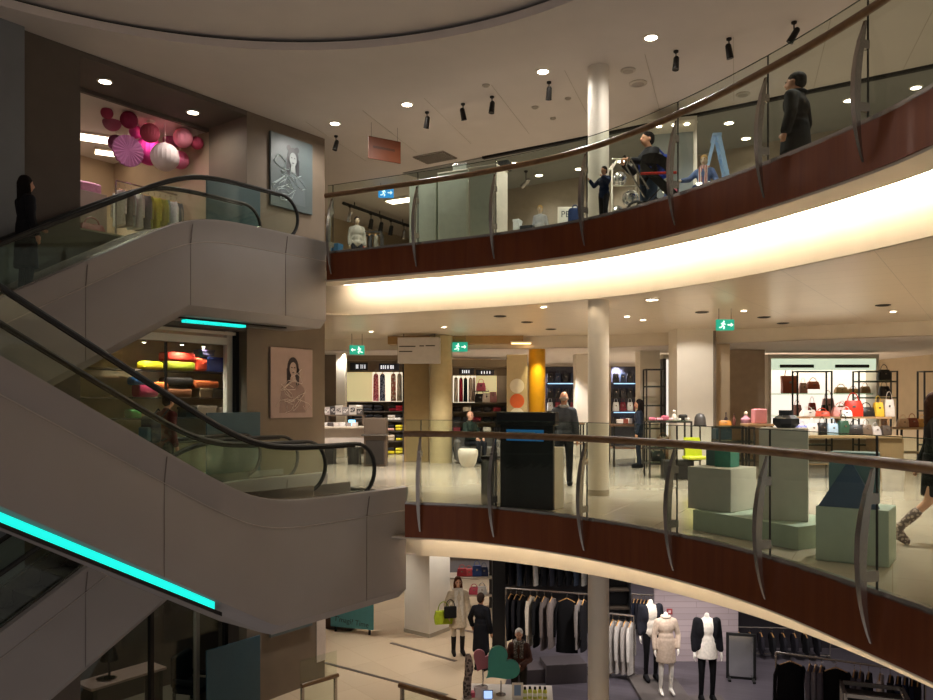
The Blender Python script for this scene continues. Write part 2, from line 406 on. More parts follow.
# grey ceiling and dark slot of the upper shop floor
SLOT = [(-1.6, 19.55), (.39, 18.3), (2.6, 16.9), (7.96, 13.3), (14, 9.3)]
sl = MB()
for a, b in zip(SLOT[1:-1], SLOT[2:]):
    p, q = Vector(a), Vector(b); d = (q-p).normalized(); nn = Vector((-d.y, d.x))
    sl.prism([p-nn*.05, q-nn*.05, q+nn*.05, p+nn*.05], CZ-0.05, CZ)
struct('trim_11', sl, M_SHADOW)
slab('ceiling_upper_back', [(-1.6, 19.55), (.39, 18.3), (2.6, 16.9), (7.96, 13.3), (14, 9.3), (14, 13), (9.5, 15.2), (2.83, 19.9), (.2, 21.6)], CZ-0.001, M_GREYC, 0.02)
sm = MB()          # fine joints in the ceiling boards
for k in range(9):
    a = Vector((-2.4+k*1.25, 18.6-k*0.62)); b = a+Vector((-.9, -2.6))
    d = (b-a).normalized(); nn = Vector((-d.y, d.x))*0.005
    sm.prism([a-nn, b-nn, b+nn, a+nn], CZ-0.004, CZ)
struct('trim_12', sm, mat('joint_line', '#b3a698', .8))

# ---------------------------------------------------------------- walls
def wall_poly(pts, z0, z1, th=0.12):          # vertical wall along a polyline, thickness to its left
    mb = MB(); P = [Vector((p[0], p[1])) for p in pts]; q = offset(P, -th)
    for i in range(len(P)-1):
        mb.prism([P[i], P[i+1], q[i+1], q[i]], z0, z1)
    return mb
S_C, S_R, S_L = -2.36, -0.3, 3.0          # corner, recess right end, recess left end on the left wall
TW = 4.43
lw = MB()
def wbox(s0, s1, t0, t1, z0, z1, mb):
    return mb.prism([W(s0, t0)[:2], W(s1, t0)[:2], W(s1, t1)[:2], W(s0, t1)[:2]], z0, z1)
wbox(S_C, S_R, TW, TW+.25, LOW, CZ, lw); wbox(S_C, S_C+.25, TW+.25, TW+3.2, LOW, CZ, lw); wbox(S_R-.25, S_R, TW+.25, TW+1.25, UP, CZ, lw)
struct('wall_left', lw, M_TAUPE)
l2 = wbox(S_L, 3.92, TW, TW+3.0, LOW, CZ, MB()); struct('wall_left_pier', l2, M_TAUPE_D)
l3 = wbox(3.92, 9.0, TW-0.12, TW+3.0, LOW, CZ, MB()); struct('wall_left_front', l3, mat('slate_panel', '#75787c', 0.45, 0.1, 0.05, 2))
# floor edges between the storeys in the recess (dark bands) and the upper soffit with two lamps
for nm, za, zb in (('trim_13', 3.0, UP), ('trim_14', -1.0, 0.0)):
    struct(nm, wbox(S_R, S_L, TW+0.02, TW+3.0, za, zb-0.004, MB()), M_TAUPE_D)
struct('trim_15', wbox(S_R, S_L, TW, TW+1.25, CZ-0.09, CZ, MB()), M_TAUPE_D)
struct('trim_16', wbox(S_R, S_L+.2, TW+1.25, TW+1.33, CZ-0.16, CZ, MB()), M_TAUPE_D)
# shop behind the upper recess
M_SHOPW = mat('shop_back_wall', '#a8927a', 0.7, 0, 0.04, 3)
struct('wall_shop_upper', wbox(-1.5, 8.0, TW+6.2, TW+6.3, UP, CZ, MB()), M_SHOPW)
struct('wall_shop_side', wbox(S_R-.02, S_R, TW+1.25, TW+6.2, UP, CZ, MB()), M_SHOPW)
struct('ceiling_shop', wbox(S_R, 8.0, TW+1.33, TW+6.2, CZ-0.14, CZ-0.08, MB()), M_CEIL)
# back walls of the shop floors
struct('wall_back_middle', wall_poly([(-14, 25.6), (0.8, 25.6), (0.8, 31), (14, 31)], 0, 3.4), M_BEIGEW)
struct('wall_right_middle', MB().prism([(13.9, 3), (14, 3), (14, 33), (13.9, 33)], 0, 3.4), M_BEIGEW)
struct('wall_back_upper', wall_poly([(.2, 21.6), (2.83, 19.9), (9.5, 15.2), (14, 13)], UP, CZ), mat('greige_wall', '#9b8d7c', 0.7))
struct('wall_back_upper_left', wall_poly([(-9, 17.4), (-4.45, 23.9), (-1.9, 27.6), (.2, 27.6), (.2, 21.6)], UP, CZ), M_BEIGEW)
struct('wall_back_lower', wall_poly([(-16, 29), (14, 29)], LOW, -0.9), M_BEIGEW)
struct('wall_right_lower', MB().prism([(13.9, 9), (14, 9), (14, 33), (13.9, 33)], LOW, -0.9), M_BEIGEW)

# ---------------------------------------------------------------- columns
struct('column_round', MB().lathe([(0.18, LOW), (0.18, CZ)], (2.27, 13.42, 0), 32, False), M_WHITE, True)
b = MB()
for z in (0, UP, LOW): b.lathe([(.185, z), (.185, z+.1)], (2.27, 13.42, 0), 32)
struct('baseboard_column', b, mat('column_foot', '#a39784', 0.4), True)

# ---------------------------------------------------------------- railings
def rail_profile(o, z, rx, rz, n=10): return [(o+rx*math.cos(2*PI*k/n), z+rz*math.sin(2*PI*k/n)) for k in range(n)]
def railing(name_label, c, zf, pxs):
    root = thing('gallery_railing', name_label, 'railing', (c[0].x, c[0].y, zf))
    off = Vector((c[0].x, c[0].y, zf))
    def put(mb, name, m, smooth=False, par=root):
        mb.v = [tuple(Vector(v)-off) for v in mb.v]; return mb.build(name, m, par, smooth)
    put(sweep(c, rail_profile(0.075, zf+1.11, 0.040, 0.048), True), 'handrail', M_RAILW, True)
    put(sweep(c, [(-0.03, zf), (0.03, zf), (0.03, zf+0.05), (-0.03, zf+0.05)], True), 'base_channel', M_STEEL)
    ks = [curve_at_px(c, p) for p in pxs]
    bounds = [0.0]+ks+[len(c)-1.0]
    for a, b in zip(bounds[:-1], bounds[1:]):
        if b-a < 0.5: continue
        m = max(2, int((b-a)*0.8)); seg = [curve_pt(c, a+0.06+(b-a-0.12)*k/m) for k in range(m+1)]
        put(sweep(seg, [(-0.006, zf+0.03), (0.006, zf+0.03), (0.006, zf+1.32), (-0.006, zf+1.32)], True), 'glass_panel', M_GLASS)
        put(sweep(seg, [(-0.0065, zf+1.318), (0.0065, zf+1.318), (0.0065, zf+1.325), (-0.0065, zf+1.325)], True), 'glass_top_edge', M_GLASSE)
    for k in ks:
        p = curve_pt(c, k); q = curve_pt(c, min(k+0.5, len(c)-1)); r = curve_pt(c, max(k-0.5, 0))
        t = (q-r).normalized(); nn = Vector((t.y, -t.x))
        prof = [(1.05, .035, .018), (.98, .05, .03), (.85, .085, .05), (.68, .12, .062), (.5, .145, .068), (.3, .155, .066), (.1, .15, .058), (-.06, .135, .046), (-.2, .112, .032), (-.32, .085, .018), (-.4, .06, .008)]
        rings = []
        for z, o, d in prof:
            rings.append([Vector((p.x+nn.x*(o+a*d*.55)+t.x*b*(.009+.024*d/.068), p.y+nn.y*(o+a*d*.55)+t.y*b*(.009+.024*d/.068), zf+z)) for a, b in ((-1, -1), (1, -1), (1, 1), (-1, 1))])
        po = put(MB().loft(rings, True), 'post', M_STEEL, True)
        for z in (.8, .16): cl = MB().box((p.x+nn.x*.06, p.y+nn.y*.06, zf+z), (.05, .12, .09), math.atan2(nn.y, nn.x)-PI/2); put(cl, 'glass_clamp', M_STEEL, False, po)
        put(MB().box((p.x, p.y, zf+.67), (.012, .016, 1.3), math.atan2(t.y, t.x)), 'joint_strip', M_BLACK, False, po)
    return root
railing('curved glass railing with brown handrail along the middle gallery', MIDC, 0.0, [421, 496, 587, 677, 770, 877])
railing('curved glass railing with brown handrail along the upper gallery', UPC, UP, [333, 418, 496, 587, 678, 768, 868])

# ================================================================ escalators
def softp(x, w): return w*math.log1p(math.exp(max(-40, min(40, x/w)))) if x/w < 40 else x
SL = 0.577
def ang_loc(P, z): return (P.x, P.y, z), math.atan2(-.8, -.6)
def escalator(label, P, z0, rising, shown_hi=13.5, led=True):
    """local x runs down the landing away from the floor edge, local y<0 is the far side; z is above z0 (the landing floor)"""
    a = 2.9; L = UP/SL
    def zs(s):
        v = SL*(softp(s-a, .28)-softp(s-a-L, .28)); return v if rising else -v
    loc, rz = ang_loc(P, z0)
    root = thing('escalator', label, 'escalator', loc, rz)
    S = [i*0.15 for i in range(int(shown_hi/0.15)+1)]
    Wd = 1.30
    dep = 1.4 if rising else 1.27
    def zb(s):
        k = 2.6 if rising else 3.0
        v = SL*(max(0, s-k)-max(0, s-k-L)); return -dep+(v if rising else -v)
    # outer cladding, near and far side: an upper band leaning out, a crease, the flat lower face, a chamfer under it
    def side(y, sg):
        rings = []
        for s in S:
            t, bt = zs(s)+.25, zb(s)
            zc = max(bt+.25, t-.38)
            rings.append([(s, y-sg*.05, t), (s, y+sg*.045, t-.01), (s, y+sg*.055, t-.06), (s, y, zc), (s, y+sg*.006, zc-.012), (s, y, bt), (s, y-sg*.16, bt-.15), (s, y-sg*.20, bt-.15), (s, y-sg*.05, bt)])
        mb = MB().loft(rings, True); return mb
    cn = side(0.0, 1); cn.build('side_cladding', M_CLAD, root, True)
    cf = side(-Wd, -1); cf.build('side_cladding', M_CLAD, root, True)
    # seams of the near cladding
    for s in ((.9, 4.26, 6.6) if rising else (1.0, 2.97, 4.7, 6.6)):
        sm = MB(); t, bt = zs(s)+.25, zb(s); sm.extrude([(s-.004, .0035, bt), (s+.004, .0035, bt), (s+.004, .0035, t-.4), (s-.004, .0035, t-.4)], (0, .004, 0))
        sm.extrude([(s-.006, .0, t-.41), (s+.006, .0, t-.41), (s+.006, .059, t-.07), (s-.006, .059, t-.07)], (0, .005, 0))
        sm.build('panel_seam', mat('seam_grey', '#5a514c', .7), root)
    tr = MB().loft([[(s, .002, max(zb(s)+.25, zs(s)-.13)-.014), (s, .012, max(zb(s)+.25, zs(s)-.13)-.006), (s, .012, max(zb(s)+.25, zs(s)-.13)+.004), (s, .002, max(zb(s)+.25, zs(s)-.13)+.006)] for s in S], True)  # pale strip that paints the highlight along the cladding crease
    tr.build('crease_highlight', mat('crease_highlight_pale', '#a39890', .4, .2), root, True)
    # underside and end
    und = MB().loft([[(s, -.18, zb(s)-.15), (s, -Wd+.18, zb(s)-.15), (s, -Wd+.18, zb(s)-.12), (s, -.18, zb(s)-.12)] for s in S], True)
    und.build('underside_panel', M_CLAD, root)
    MB().box((0.012, -Wd/2, (-dep+.02)/2), (.02, Wd-.02, dep-.04)).build('end_panel', M_CLAD, root)
    # walking surface: floor plate, steps, combs
    MB().box((1.2, -Wd/2, -0.012), (2.4, Wd-.24, .03)).build('landing_plate', M_STEELD, root)
    st = MB(); s = 2.4; tread = .4
    while s < a+L+1.0:
        z = zs(s+.2); st.box((s+.2, -Wd/2, z-.12), (tread, Wd-.30, .24)); s += tread
    st.build('step_band', mat('escalator_steps', '#3d3a38', 0.4, 0.6, 0.1, 40), root)
    end = 0.62
    for y, nm in ((-.10, 'near'), (-Wd+.10, 'far')):
        # skirt, glass, handrail
        sk = MB().loft([[(s, y-.03, zs(s)-.05), (s, y+.03, zs(s)-.05), (s, y+.03, zs(s)+.26), (s, y-.03, zs(s)+.26)] for s in S if s > .8], True)
        bal = sk.build('balustrade', M_STEEL, root)
        r = .40; H = .97
        def arc(k): return [(end+r-r*math.sin(th), y, .57+r*math.cos(th)) for th in k]
        base = [s for s in S if s >= end+r]
        top = [(s, zs(s)+H) for s in base]
        newel = [(end+r-r*math.sin(PI*k/14), .57+r*math.cos(PI*k/14)) for k in range(1, 15)]
        path = [(p[0], y, p[1]) for p in top[::-1]]+[(p[0], y, p[1]) for p in newel]
        MB().tube(path, .031, 8, True).build('handrail', M_BLACK, bal, True)
        MB().tube([(p[0], p[1], p[2]-.035 if i < len(top) else p[2]) for i, p in enumerate(path[:len(top)])], .018, 6).build('rail_track', M_STEELD, bal, True)
        gp = MB()
        cols = [[(s, y-.006, zs(s)+.25), (s, y+.006, zs(s)+.25), (s, y+.006, zs(s)+H-.03), (s, y-.006, zs(s)+H-.03)] for s in base]
        pre = []
        for k in range(1, 8):
            th = PI/2*k/7; x = end+r-(r-.035)*math.sin(th)
            hgt = (r-.035)*math.cos(th); pre.append([(x, y-.006, max(.2, .57-hgt)), (x, y+.006, max(.2, .57-hgt)), (x, y+.006, .57+hgt), (x, y-.006, .57+hgt)])
        gp.loft(pre[::-1]+cols, True)
        gp.build('glass_panel', M_GLASS, bal)
    if led:
        if rising:
            k0, k1 = 3.55, 10.5
            ld = MB().loft([[(s, -.03, zb(s)-.02), (s, -.05, zb(s)-.02), (s, -.05, zb(s)-.12), (s, -.03, zb(s)-.12)] for s in (k0, k1)], True)
            ld2 = MB().loft([[(s, -.02, zb(s)-.12), (s, -.09, zb(s)-.12), (s, -.09, zb(s)-.17), (s, -.02, zb(s)-.17)] for s in (k0-.1, k1)], True)
        else:
            ld = MB().box((2.12, -.55, -dep-.20), (1.22, .14, .05)); ld2 = MB().box((1.85, -.55, -dep-.165), (2.5, .22, .03))
        ld.build('light_strip', M_TEAL, root); ld2.build('light_strip_channel', M_STEELD, root)
    return root
ESC_N = escalator('front escalator climbing left from the middle gallery, teal light strip beneath', PN, 0.0, True)
ESC_F1 = escalator('rear escalator climbing right to the upper gallery landing', PF, UP, False)
ESC_F0 = escalator('lower dark escalator crossing beneath the front escalator, bottom left', PF, 0.0, False)
# ================================================================ people and display figures
SKIN = mat('skin', '#b98465', 0.55, 0, 0.05, 12); SKIN_P = mat('skin_pale', '#d8a589', 0.55, 0, 0.05, 12)
PLASTIC = mat('mannequin_white', '#e9e2da', 0.35, 0, 0.02, 8); PLASTIC_B = mat('mannequin_beige', '#c9b49a', 0.4, 0, 0.02, 8)
M_EYE = mat('eye_dark', '#1a1512', 0.3); M_LIP = mat('lips', '#9a5548', 0.5)
V = Vector
def figure(name, label, loc, rz=0, h=1.75, skin=None, pose=None, wear=(), hair=None, head=True, cat='person', group=None, voxel=0.017, lean=0.0, look=0.0, face=True, sit=False):
    """faces -Y in its own frame; +x is the figure's left hand side"""
    skin = skin or SKIN; k = h/1.75
    root = thing(name, label, cat, loc, rz, group)
    J = {'hl': V((.09, 0, .92)), 'hr': V((-.09, 0, .92)), 'kl': V((.10, -.02, .50)), 'kr': V((-.10, -.02, .50)), 'al': V((.10, .02, .09)), 'ar': V((-.10, .02, .09)),
         'sl': V((.165, .012, 1.385)), 'sr': V((-.165, .012, 1.385)), 'el': V((.225, .03, 1.13)), 'er': V((-.225, .03, 1.13)), 'wl': V((.235, -.04, .88)), 'wr': V((-.235, -.04, .88)),
         'hp': V((0, 0, .96)), 'ws': V((0, .0, 1.10)), 'ch': V((0, 0, 1.30)), 'nk': V((0, .02, 1.47)), 'hd': V((0, -.015, 1.63)), 'tl': V((.11, -.13, .03)), 'tr': V((-.11, -.13, .03))}
    if sit:
        for s, x in (('l', 1), ('r', -1)):
            J['h'+s] = V((.09*x, 0, .50)); J['k'+s] = V((.11*x, -.42, .50)); J['a'+s] = V((.11*x, -.40, .09)); J['t'+s] = V((.12*x, -.55, .03))
        for q in ('hp', 'ws', 'ch', 'nk', 'hd', 'sl', 'sr', 'el', 'er', 'wl', 'wr'): J[q] = J[q]-V((0, 0, .43))
    if pose:
        for a, b in pose.items(): J[a] = V(b)
    if lean:
        for a in ('ws', 'ch', 'nk', 'hd', 'sl', 'sr'): J[a] = J[a]+V((0, -lean*(J[a].z-J['hp'].z), 0))
    J = {a: b*k for a, b in J.items()}
    HR = Matrix.Rotation(look, 3, 'Z')
    b = MB(); cp = lambda p, q, r1, r2: b.cap(J[p] if isinstance(p, str) else p, J[q] if isinstance(q, str) else q, r1*k, r2*k)
    b.ell(J['ch'], (.155*k, .105*k, .17*k)); b.ell(J['ws'], (.13*k, .095*k, .15*k)); b.ell(J['hp'], (.155*k, .11*k, .13*k))
    cp('ch', 'nk', .085, .055); cp('sl', 'sr', .05, .05); cp(J['nk']-V((0, 0, .02))*k, 'sl', .04, .05); cp(J['nk']-V((0, 0, .02))*k, 'sr', .04, .05)
    for s in 'lr':
        x = 1 if s == 'l' else -1
        cp('s'+s, 'e'+s, .052, .038); cp('e'+s, 'w'+s, .038, .026)
        d = (J['w'+s]-J['e'+s]).normalized(); side = V((x*-1, 0, 0)); side = (side-d*side.dot(d)).normalized()
        fw = d.cross(side)*x
        pc = J['w'+s]+d*.05*k
        cp(J['w'+s], pc+d*.03*k, .024, .03)
        # five fingers of unequal length, slightly curled; the thumb leaves the side of the palm near its base
        for i, L in enumerate((.072, .082, .076, .06)):
            a = pc+d*.03*k+fw*(i-1.5)*.018*k; m2 = a+d*L*.55*k; e2 = m2+(d*.8+side*.6).normalized()*L*.5*k
            b.cap(a, m2, .0095*k, .009*k, 6); b.cap(m2, e2, .009*k, .008*k, 6)
        t0 = J['w'+s]+d*.03*k-fw*.02*k; t1 = t0+(d*.6-fw*.8).normalized()*.04*k; b.cap(t0, t1, .012*k, .01*k, 6); b.cap(t1, t1+(d+side*.3).normalized()*.03*k, .01*k, .009*k, 6)
        cp('h'+s, 'k'+s, .083, .052); cp('k'+s, 'a'+s, .052, .036); cp('a'+s, 't'+s, .038, .03)
        cp(J['a'+s]+V((0, .04*k, -.05*k)), 't'+s, .035, .03)
    if head:
        cp('nk', J['hd']-V((0, -.01, .05))*k, .055, .052)
        hd = J['hd']
        b.ell(hd+V((0, .01, .02))*k, (.076*k, .095*k, .10*k)); b.ell(hd+HR @ V((0, -.025, -.045))*k, (.056*k, .062*k, .07*k))
        b.cap(hd+HR @ V((0, -.085, .015))*k, hd+HR @ V((0, -.108, -.025))*k, .010*k, .015*k, 6)
        for x in (-1, 1): b.ell(hd+HR @ V((.078*x, .01, -.01))*k, (.012*k, .02*k, .032*k), 8, 5)
    else:
        cp('nk', J['nk']+V((0, -.01, .06))*k, .052, .046)
    solid('body', b, skin, root, voxel*k)
    if head and face:
        for x in (-1, 1): MB().ell(J['hd']+HR @ V((.032*x, -.079, .012))*k, (.013*k, .009*k, .008*k), 8, 5).build('eye', M_EYE, root, True)
        MB().ell(J['hd']+HR @ V((0, -.083, -.062))*k, (.023*k, .009*k, .007*k), 8, 5).build('mouth', M_LIP, root, True)
    if hair and head:
        style, hc = hair; hm = mat('hair_'+hc.lstrip('#'), hc, 0.9, 0, 0.25, 40, spec=.15); q = MB(); hd = J['hd']
        if style != 'bald':
            q.ell(hd+HR @ V((0, .028, .045))*k, (.088*k, .10*k, .095*k))
            q.ell(hd+HR @ V((0, .055, -.01))*k, (.08*k, .07*k, .09*k))
        else:
            q.ell(hd+HR @ V((0, .045, -.012))*k, (.083*k, .075*k, .05*k))
        if style == 'long':
            for x in (-1, 1): q.cap(hd+HR @ V((.07*x, .02, 0))*k, hd+HR @ V((.085*x, .0, -.22))*k, .035*k, .03*k)
            q.cap(hd+HR @ V((0, .07, 0))*k, hd+HR @ V((0, .08, -.26))*k, .075*k, .06*k)
        if style == 'ponytail': q.cap(hd+HR @ V((0, .11, .05))*k, hd+HR @ V((0, .15, -.15))*k, .03*k, .02*k)
        solid('hair', q, hm, root, .014*k, 3)
    for w in wear:
        kind, c = w[0], w[1]; m = c if isinstance(c, bpy.types.Material) else cloth(c); q = MB()
        ca = lambda p, r, r1, r2: q.cap(J[p] if isinstance(p, str) else p, J[r] if isinstance(r, str) else r, r1*k, r2*k)
        if kind in ('jacket', 'coat', 'shirt', 'dress'):
            g = .022 if kind in ('jacket', 'coat') else .012
            q.ell(J['ch'], ((.158+g)*k, (.108+g)*k, (.165+g)*k)); q.ell(J['ws'], ((.14+g)*k, (.102+g)*k, .16*k)); q.ell(J['hp'], ((.16+g)*k, (.115+g)*k, .14*k))
            ca('sl', 'sr', .05+g, .05+g); ca(J['nk']-V((0, 0, .035))*k, 'sl', .05+g*.6, .052+g); ca(J['nk']-V((0, 0, .035))*k, 'sr', .05+g*.6, .052+g); ca('ch', J['nk']-V((0, 0, .015))*k, .09+g, .062+g*.5)
            slv = w[2] if len(w) > 2 and w[2] is not None else 1.0
            for s in 'lr':
                ca('s'+s, 'e'+s, .054+g, .042+g)
                if slv > .5: ca('e'+s, J['e'+s].lerp(J['w'+s], .94), .042+g, .033+g)
            hem = w[3] if len(w) > 3 else (.45 if kind in ('coat', 'dress') else None)
            if hem is not None:
                n = 18; rings = []
                top = J['hp']; 
                for i in range(6):
                    t = i/5; z = top.z+.1*k-(top.z+.1*k-hem*k)*t; wd = (.15+g)*(1+.22*t)
                    rings.append([V((top.x+wd*k*math.cos(2*PI*a/n), top.y+wd*.75*k*math.sin(2*PI*a/n), z)) for a in range(n)])
                q.loft(rings, True)
        elif kind == 'trousers':
            q.ell(J['hp'], (.168*k, .122*k, .12*k))
            for s in 'lr':
                ca('h'+s, 'k'+s, .097, .068); ca('k'+s, J['k'+s].lerp(J['a'+s], .96), .068, .056)
        elif kind == 'leggings':
            q.ell(J['hp'], (.16*k, .115*k, .12*k))
            for s in 'lr':
                ca('h'+s, 'k'+s, .087, .056); ca('k'+s, J['k'+s].lerp(J['a'+s], .98), .056, .042)
        elif kind == 'skirt':
            hem = w[2] if len(w) > 2 else .5; fl = w[3] if len(w) > 3 else 1.25; n = 18; rings = []
            for i in range(6):
                t = i/5; z = J['hp'].z+.1*k-(J['hp'].z+.1*k-hem*k)*t; wd = .165*(1+(fl-1)*t)
                rings.append([V((J['hp'].x+wd*k*math.cos(2*PI*a/n), J['hp'].y+wd*.8*k*math.sin(2*PI*a/n), z)) for a in range(n)])
            q.loft(rings, True)
        elif kind == 'scarf':
            for i in range(10):
                a0, a1 = 2*PI*i/10, 2*PI*(i+1)/10
                ca(J['nk']+V((.088*math.cos(a0), .08*math.sin(a0)-.01, .01*math.sin(3*a0)))*k, J['nk']+V((.088*math.cos(a1), .08*math.sin(a1)-.01, .01*math.sin(3*a1)))*k, .045, .045)
            L = w[2] if len(w) > 2 else .35
            for x in (-.06, .06): q.loft([[J['nk']+V((x+a*.045, -.115+bb*.018-.02*t, -.02-L*t))*k for a, bb in ((-1, -1), (1, -1), (1, 1), (-1, 1))] for t in (0, .3, .6, 1)], True)
        elif kind == 'shoe' or kind == 'boot':
            for s in 'lr':
                q = MB(); ca('a'+s, J['t'+s]+V((0, -.02, .01))*k, .05, .042); ca(J['a'+s]+V((0, .045, -.045))*k, J['t'+s]+V((0, -.02, .0))*k, .042, .038)
                if kind == 'boot': ca('a'+s, J['a'+s].lerp(J['k'+s], w[2] if len(w) > 2 else .6), .048, .062)
                solid(kind, q, m, root, .014*k, 2)
            continue
        elif kind == 'collar':
            for i in range(10):
                a0, a1 = 2*PI*i/10, 2*PI*(i+1)/10
                ca(J['nk']+V((.075*math.cos(a0), .07*math.sin(a0), .01))*k, J['nk']+V((.075*math.cos(a1), .07*math.sin(a1), .01))*k, .03, .03)
        elif kind == 'hood':
            q.ell(J['nk']+V((0, .10, -.03))*k, (.11*k, .06*k, .08*k))
        elif kind == 'hat':
            q.ell(J['hd']+V((0, .02, .08))*k, (.092*k, .108*k, .075*k))
        solid(kind, q, m, root, (.016 if kind != 'scarf' else .014)*k, 4)
    return root
def stand_rod(root, base, hgt, k=1):
    MB().lathe([(.16, 0), (.16, .012), (.15, .02)], base, 20).build('base_plate', M_STEEL, root, True)
RZU = math.atan2(-.8, -.6)
def on_f(s, t, z): p = PF+U*s+N*t; return (p.x, p.y, z)
def head_to(px_dir_x, px_dir_y):   # heading for a figure that faces the ground direction (x, y)
    return math.atan2(px_dir_y, px_dir_x)+PI/2
# ================================================================ people in view
dk = '#15151a'
# on the rear escalator
p = on_f(5.25, .62, UP-SL*(5.2-2.9)+.02)
figure('person', 'person in a long black coat riding the rear escalator near the left edge', p, head_to(.6, .8), 1.72, wear=(('trousers', '#141417'), ('coat', '#16151a', 1, .40), ('shoe', '#0c0c0c')), hair=('long', '#17110e'), pose={'el': (.26, -.06, 1.15), 'wl': (.28, -.30, 1.08)}, face=False)
p = on_f(5.95, .80, UP-SL*(5.85-2.9)+.02)
figure('person', 'person at the extreme left edge, standing behind the black coated rider', p, head_to(.6, .8), 1.70, wear=(('trousers', '#1d1a1a'), ('jacket', '#8b7a6c'), ('shoe', '#0c0c0c')), hair=('short', '#2a1c14'), face=False)
# arriving on the middle landing of the lower escalator
p = on_f(3.0, .70, 0.0)
figure('person', 'person in a dark red jacket at the top of the lower escalator, head bowed', p, head_to(.5, .86), 1.74, wear=(('trousers', '#1b1b20'), ('jacket', '#5a2722'), ('shoe', '#0c0c0c')), hair=('short', '#1c1512'), lean=.12, face=False)
bp = thing('backpack', 'dark blue backpack with a pale panel worn by the rider in dark red', 'bag', (p[0], p[1], 0.98), head_to(.5, .86))
MB().rbox((.02, .25, .17), (.34, .2, .46), .07, 0, 3).build('body', cloth('#1c2a3c'), bp, True)
MB().rbox((.02, .37, .09), (.26, .07, .24), .03, 0, 3).build('pocket', cloth('#5c7682'), bp, True)
for x in (-.13, .13): MB().tube([(x, .16, .36), (x, .02, .50), (x, -.145, .34), (x, -.10, .06), (x, .16, -.02)], .016, 6).build('strap', cloth('#12161d'), bp, True)
# upper gallery: child, father, man at the right
def up_at(px, Y): return (X_at(px, Y), Y, UP)
figure('person', 'small child in a dark blue jacket holding the upper railing beside the white column', up_at(604, 12.75), head_to(-.75, -.65), 1.0, wear=(('trousers', '#17171c'), ('jacket', '#14213f'), ('shoe', '#101010')), hair=('short', '#17100d'), pose={'el': (.3, -.17, 1.24), 'wl': (.27, -.40, 1.33), 'er': (-.28, -.1, 1.22), 'wr': (-.24, -.34, 1.33), 'kl': (.13, -.10, .5), 'kr': (-.12, .03, .5)}, voxel=.024)
_m = figure('person', 'person in a dark hooded jacket looking at a phone beside a pushchair', up_at(649, 13.35), head_to(-.95, -.32), 1.76, wear=(('trousers', '#3a4658'), ('jacket', '#14141b'), ('hood', '#16161d'), ('shoe', '#101010')), hair=('short', '#14100e'), pose={'el': (.25, -.13, 1.14), 'wl': (.12, -.36, 1.20), 'er': (-.25, -.13, 1.14), 'wr': (-.10, -.36, 1.19)}, lean=.04); _m.scale = (1.14, 1.14, 1)
ph = thing('phone', 'phone held up by the hooded person on the upper gallery', 'phone', (X_at(649, 13.35)-.43, 13.35-.16, UP+1.22), head_to(-.95, -.32))
MB().rbox((0, 0, .03), (.075, .012, .15), .005, 0, 2, Matrix.Rotation(.5, 3, 'X')).build('case', M_BLACK, ph, True)
bl = thing('backpack', 'bright blue bag on the back of the hooded person upstairs', 'bag', (X_at(649, 13.35)+.17, 13.35+.05, UP+1.1), head_to(-.95, -.32))
MB().rbox((0, .03, .06), (.46, .14, .40), .06, 0, 3).build('body', cloth('#2742a8'), bl, True)
for x in (-.17, .17): MB().tube([(x, 0, .25), (x, -.10, .33), (x, -.28, .2), (x, -.25, -.06), (x, 0, -.12)], .018, 6).build('strap', cloth('#2742a8'), bl, True)
_m = figure('person', 'person in a long dark coat standing at the upper railing, seen from behind', up_at(796, 11.0), head_to(-.75, .65), 1.78, wear=(('trousers', '#1a1a1c'), ('coat', '#131214', 1, .62), ('collar', '#131214'), ('shoe', '#0d0d0d')), hair=('short', '#1d1511'), pose={'wl': (.25, -.02, .86)}); _m.scale = (1.42, 1.3, 1)
# pushchair
pc = thing('pushchair', 'black pushchair with a red trimmed hood at the upper railing', 'pushchair', up_at(658, 12.5), 1.45)
MB().loft([[V((x*(.24-.04*t), -.28+.5*t+.04*a, .42+.5*t+.05*b2)) for x, a, b2 in ((-1, -1, -1), (1, -1, -1), (1, 1, 1), (-1, 1, 1))] for t in (0, .5, 1)], True).build('seat', cloth('#17171a'), pc)
q = MB()
for i in range(7):
    a = PI*.05+PI*.6*i/6; q.add([(x*.26, .12-.33*math.cos(a), .74+.33*math.sin(a)) for x in (-1, 1)], [])
q.f = [(2*i, 2*i+1, 2*i+3, 2*i+2) for i in range(6)]
q.build('hood', cloth('#1b1a1d'), pc)
MB().tube([(-.275, -.25, .74), (-.275, .30, .74)], .022, 8).build('red_trim', cloth('#b02c26'), pc)
MB().tube([(-.26, .18, .5), (-.26, .48, 1.02), (.26, .48, 1.02), (.26, .18, .5)], .014, 8).build('handle', M_STEEL, pc, True)
for x in (-1, 1):
    MB().tube([(x*.27, .35, .14), (x*.27, 0, .5), (x*.25, -.4, .12)], .014, 8).build('frame', M_STEELD, pc, True)
    for y, r in ((.36, .15), (-.42, .1)):
        o = MB().tube([(x*.3, y+r*math.cos(2*PI*i/16), r+.0+r*math.sin(2*PI*i/16)) for i in range(17)], .022, 6).build('wheel', M_BLACK, pc, True)
MB().rbox((0, .1, .26), (.42, .5, .16), .04).build('basket', cloth('#121214'), pc, True)
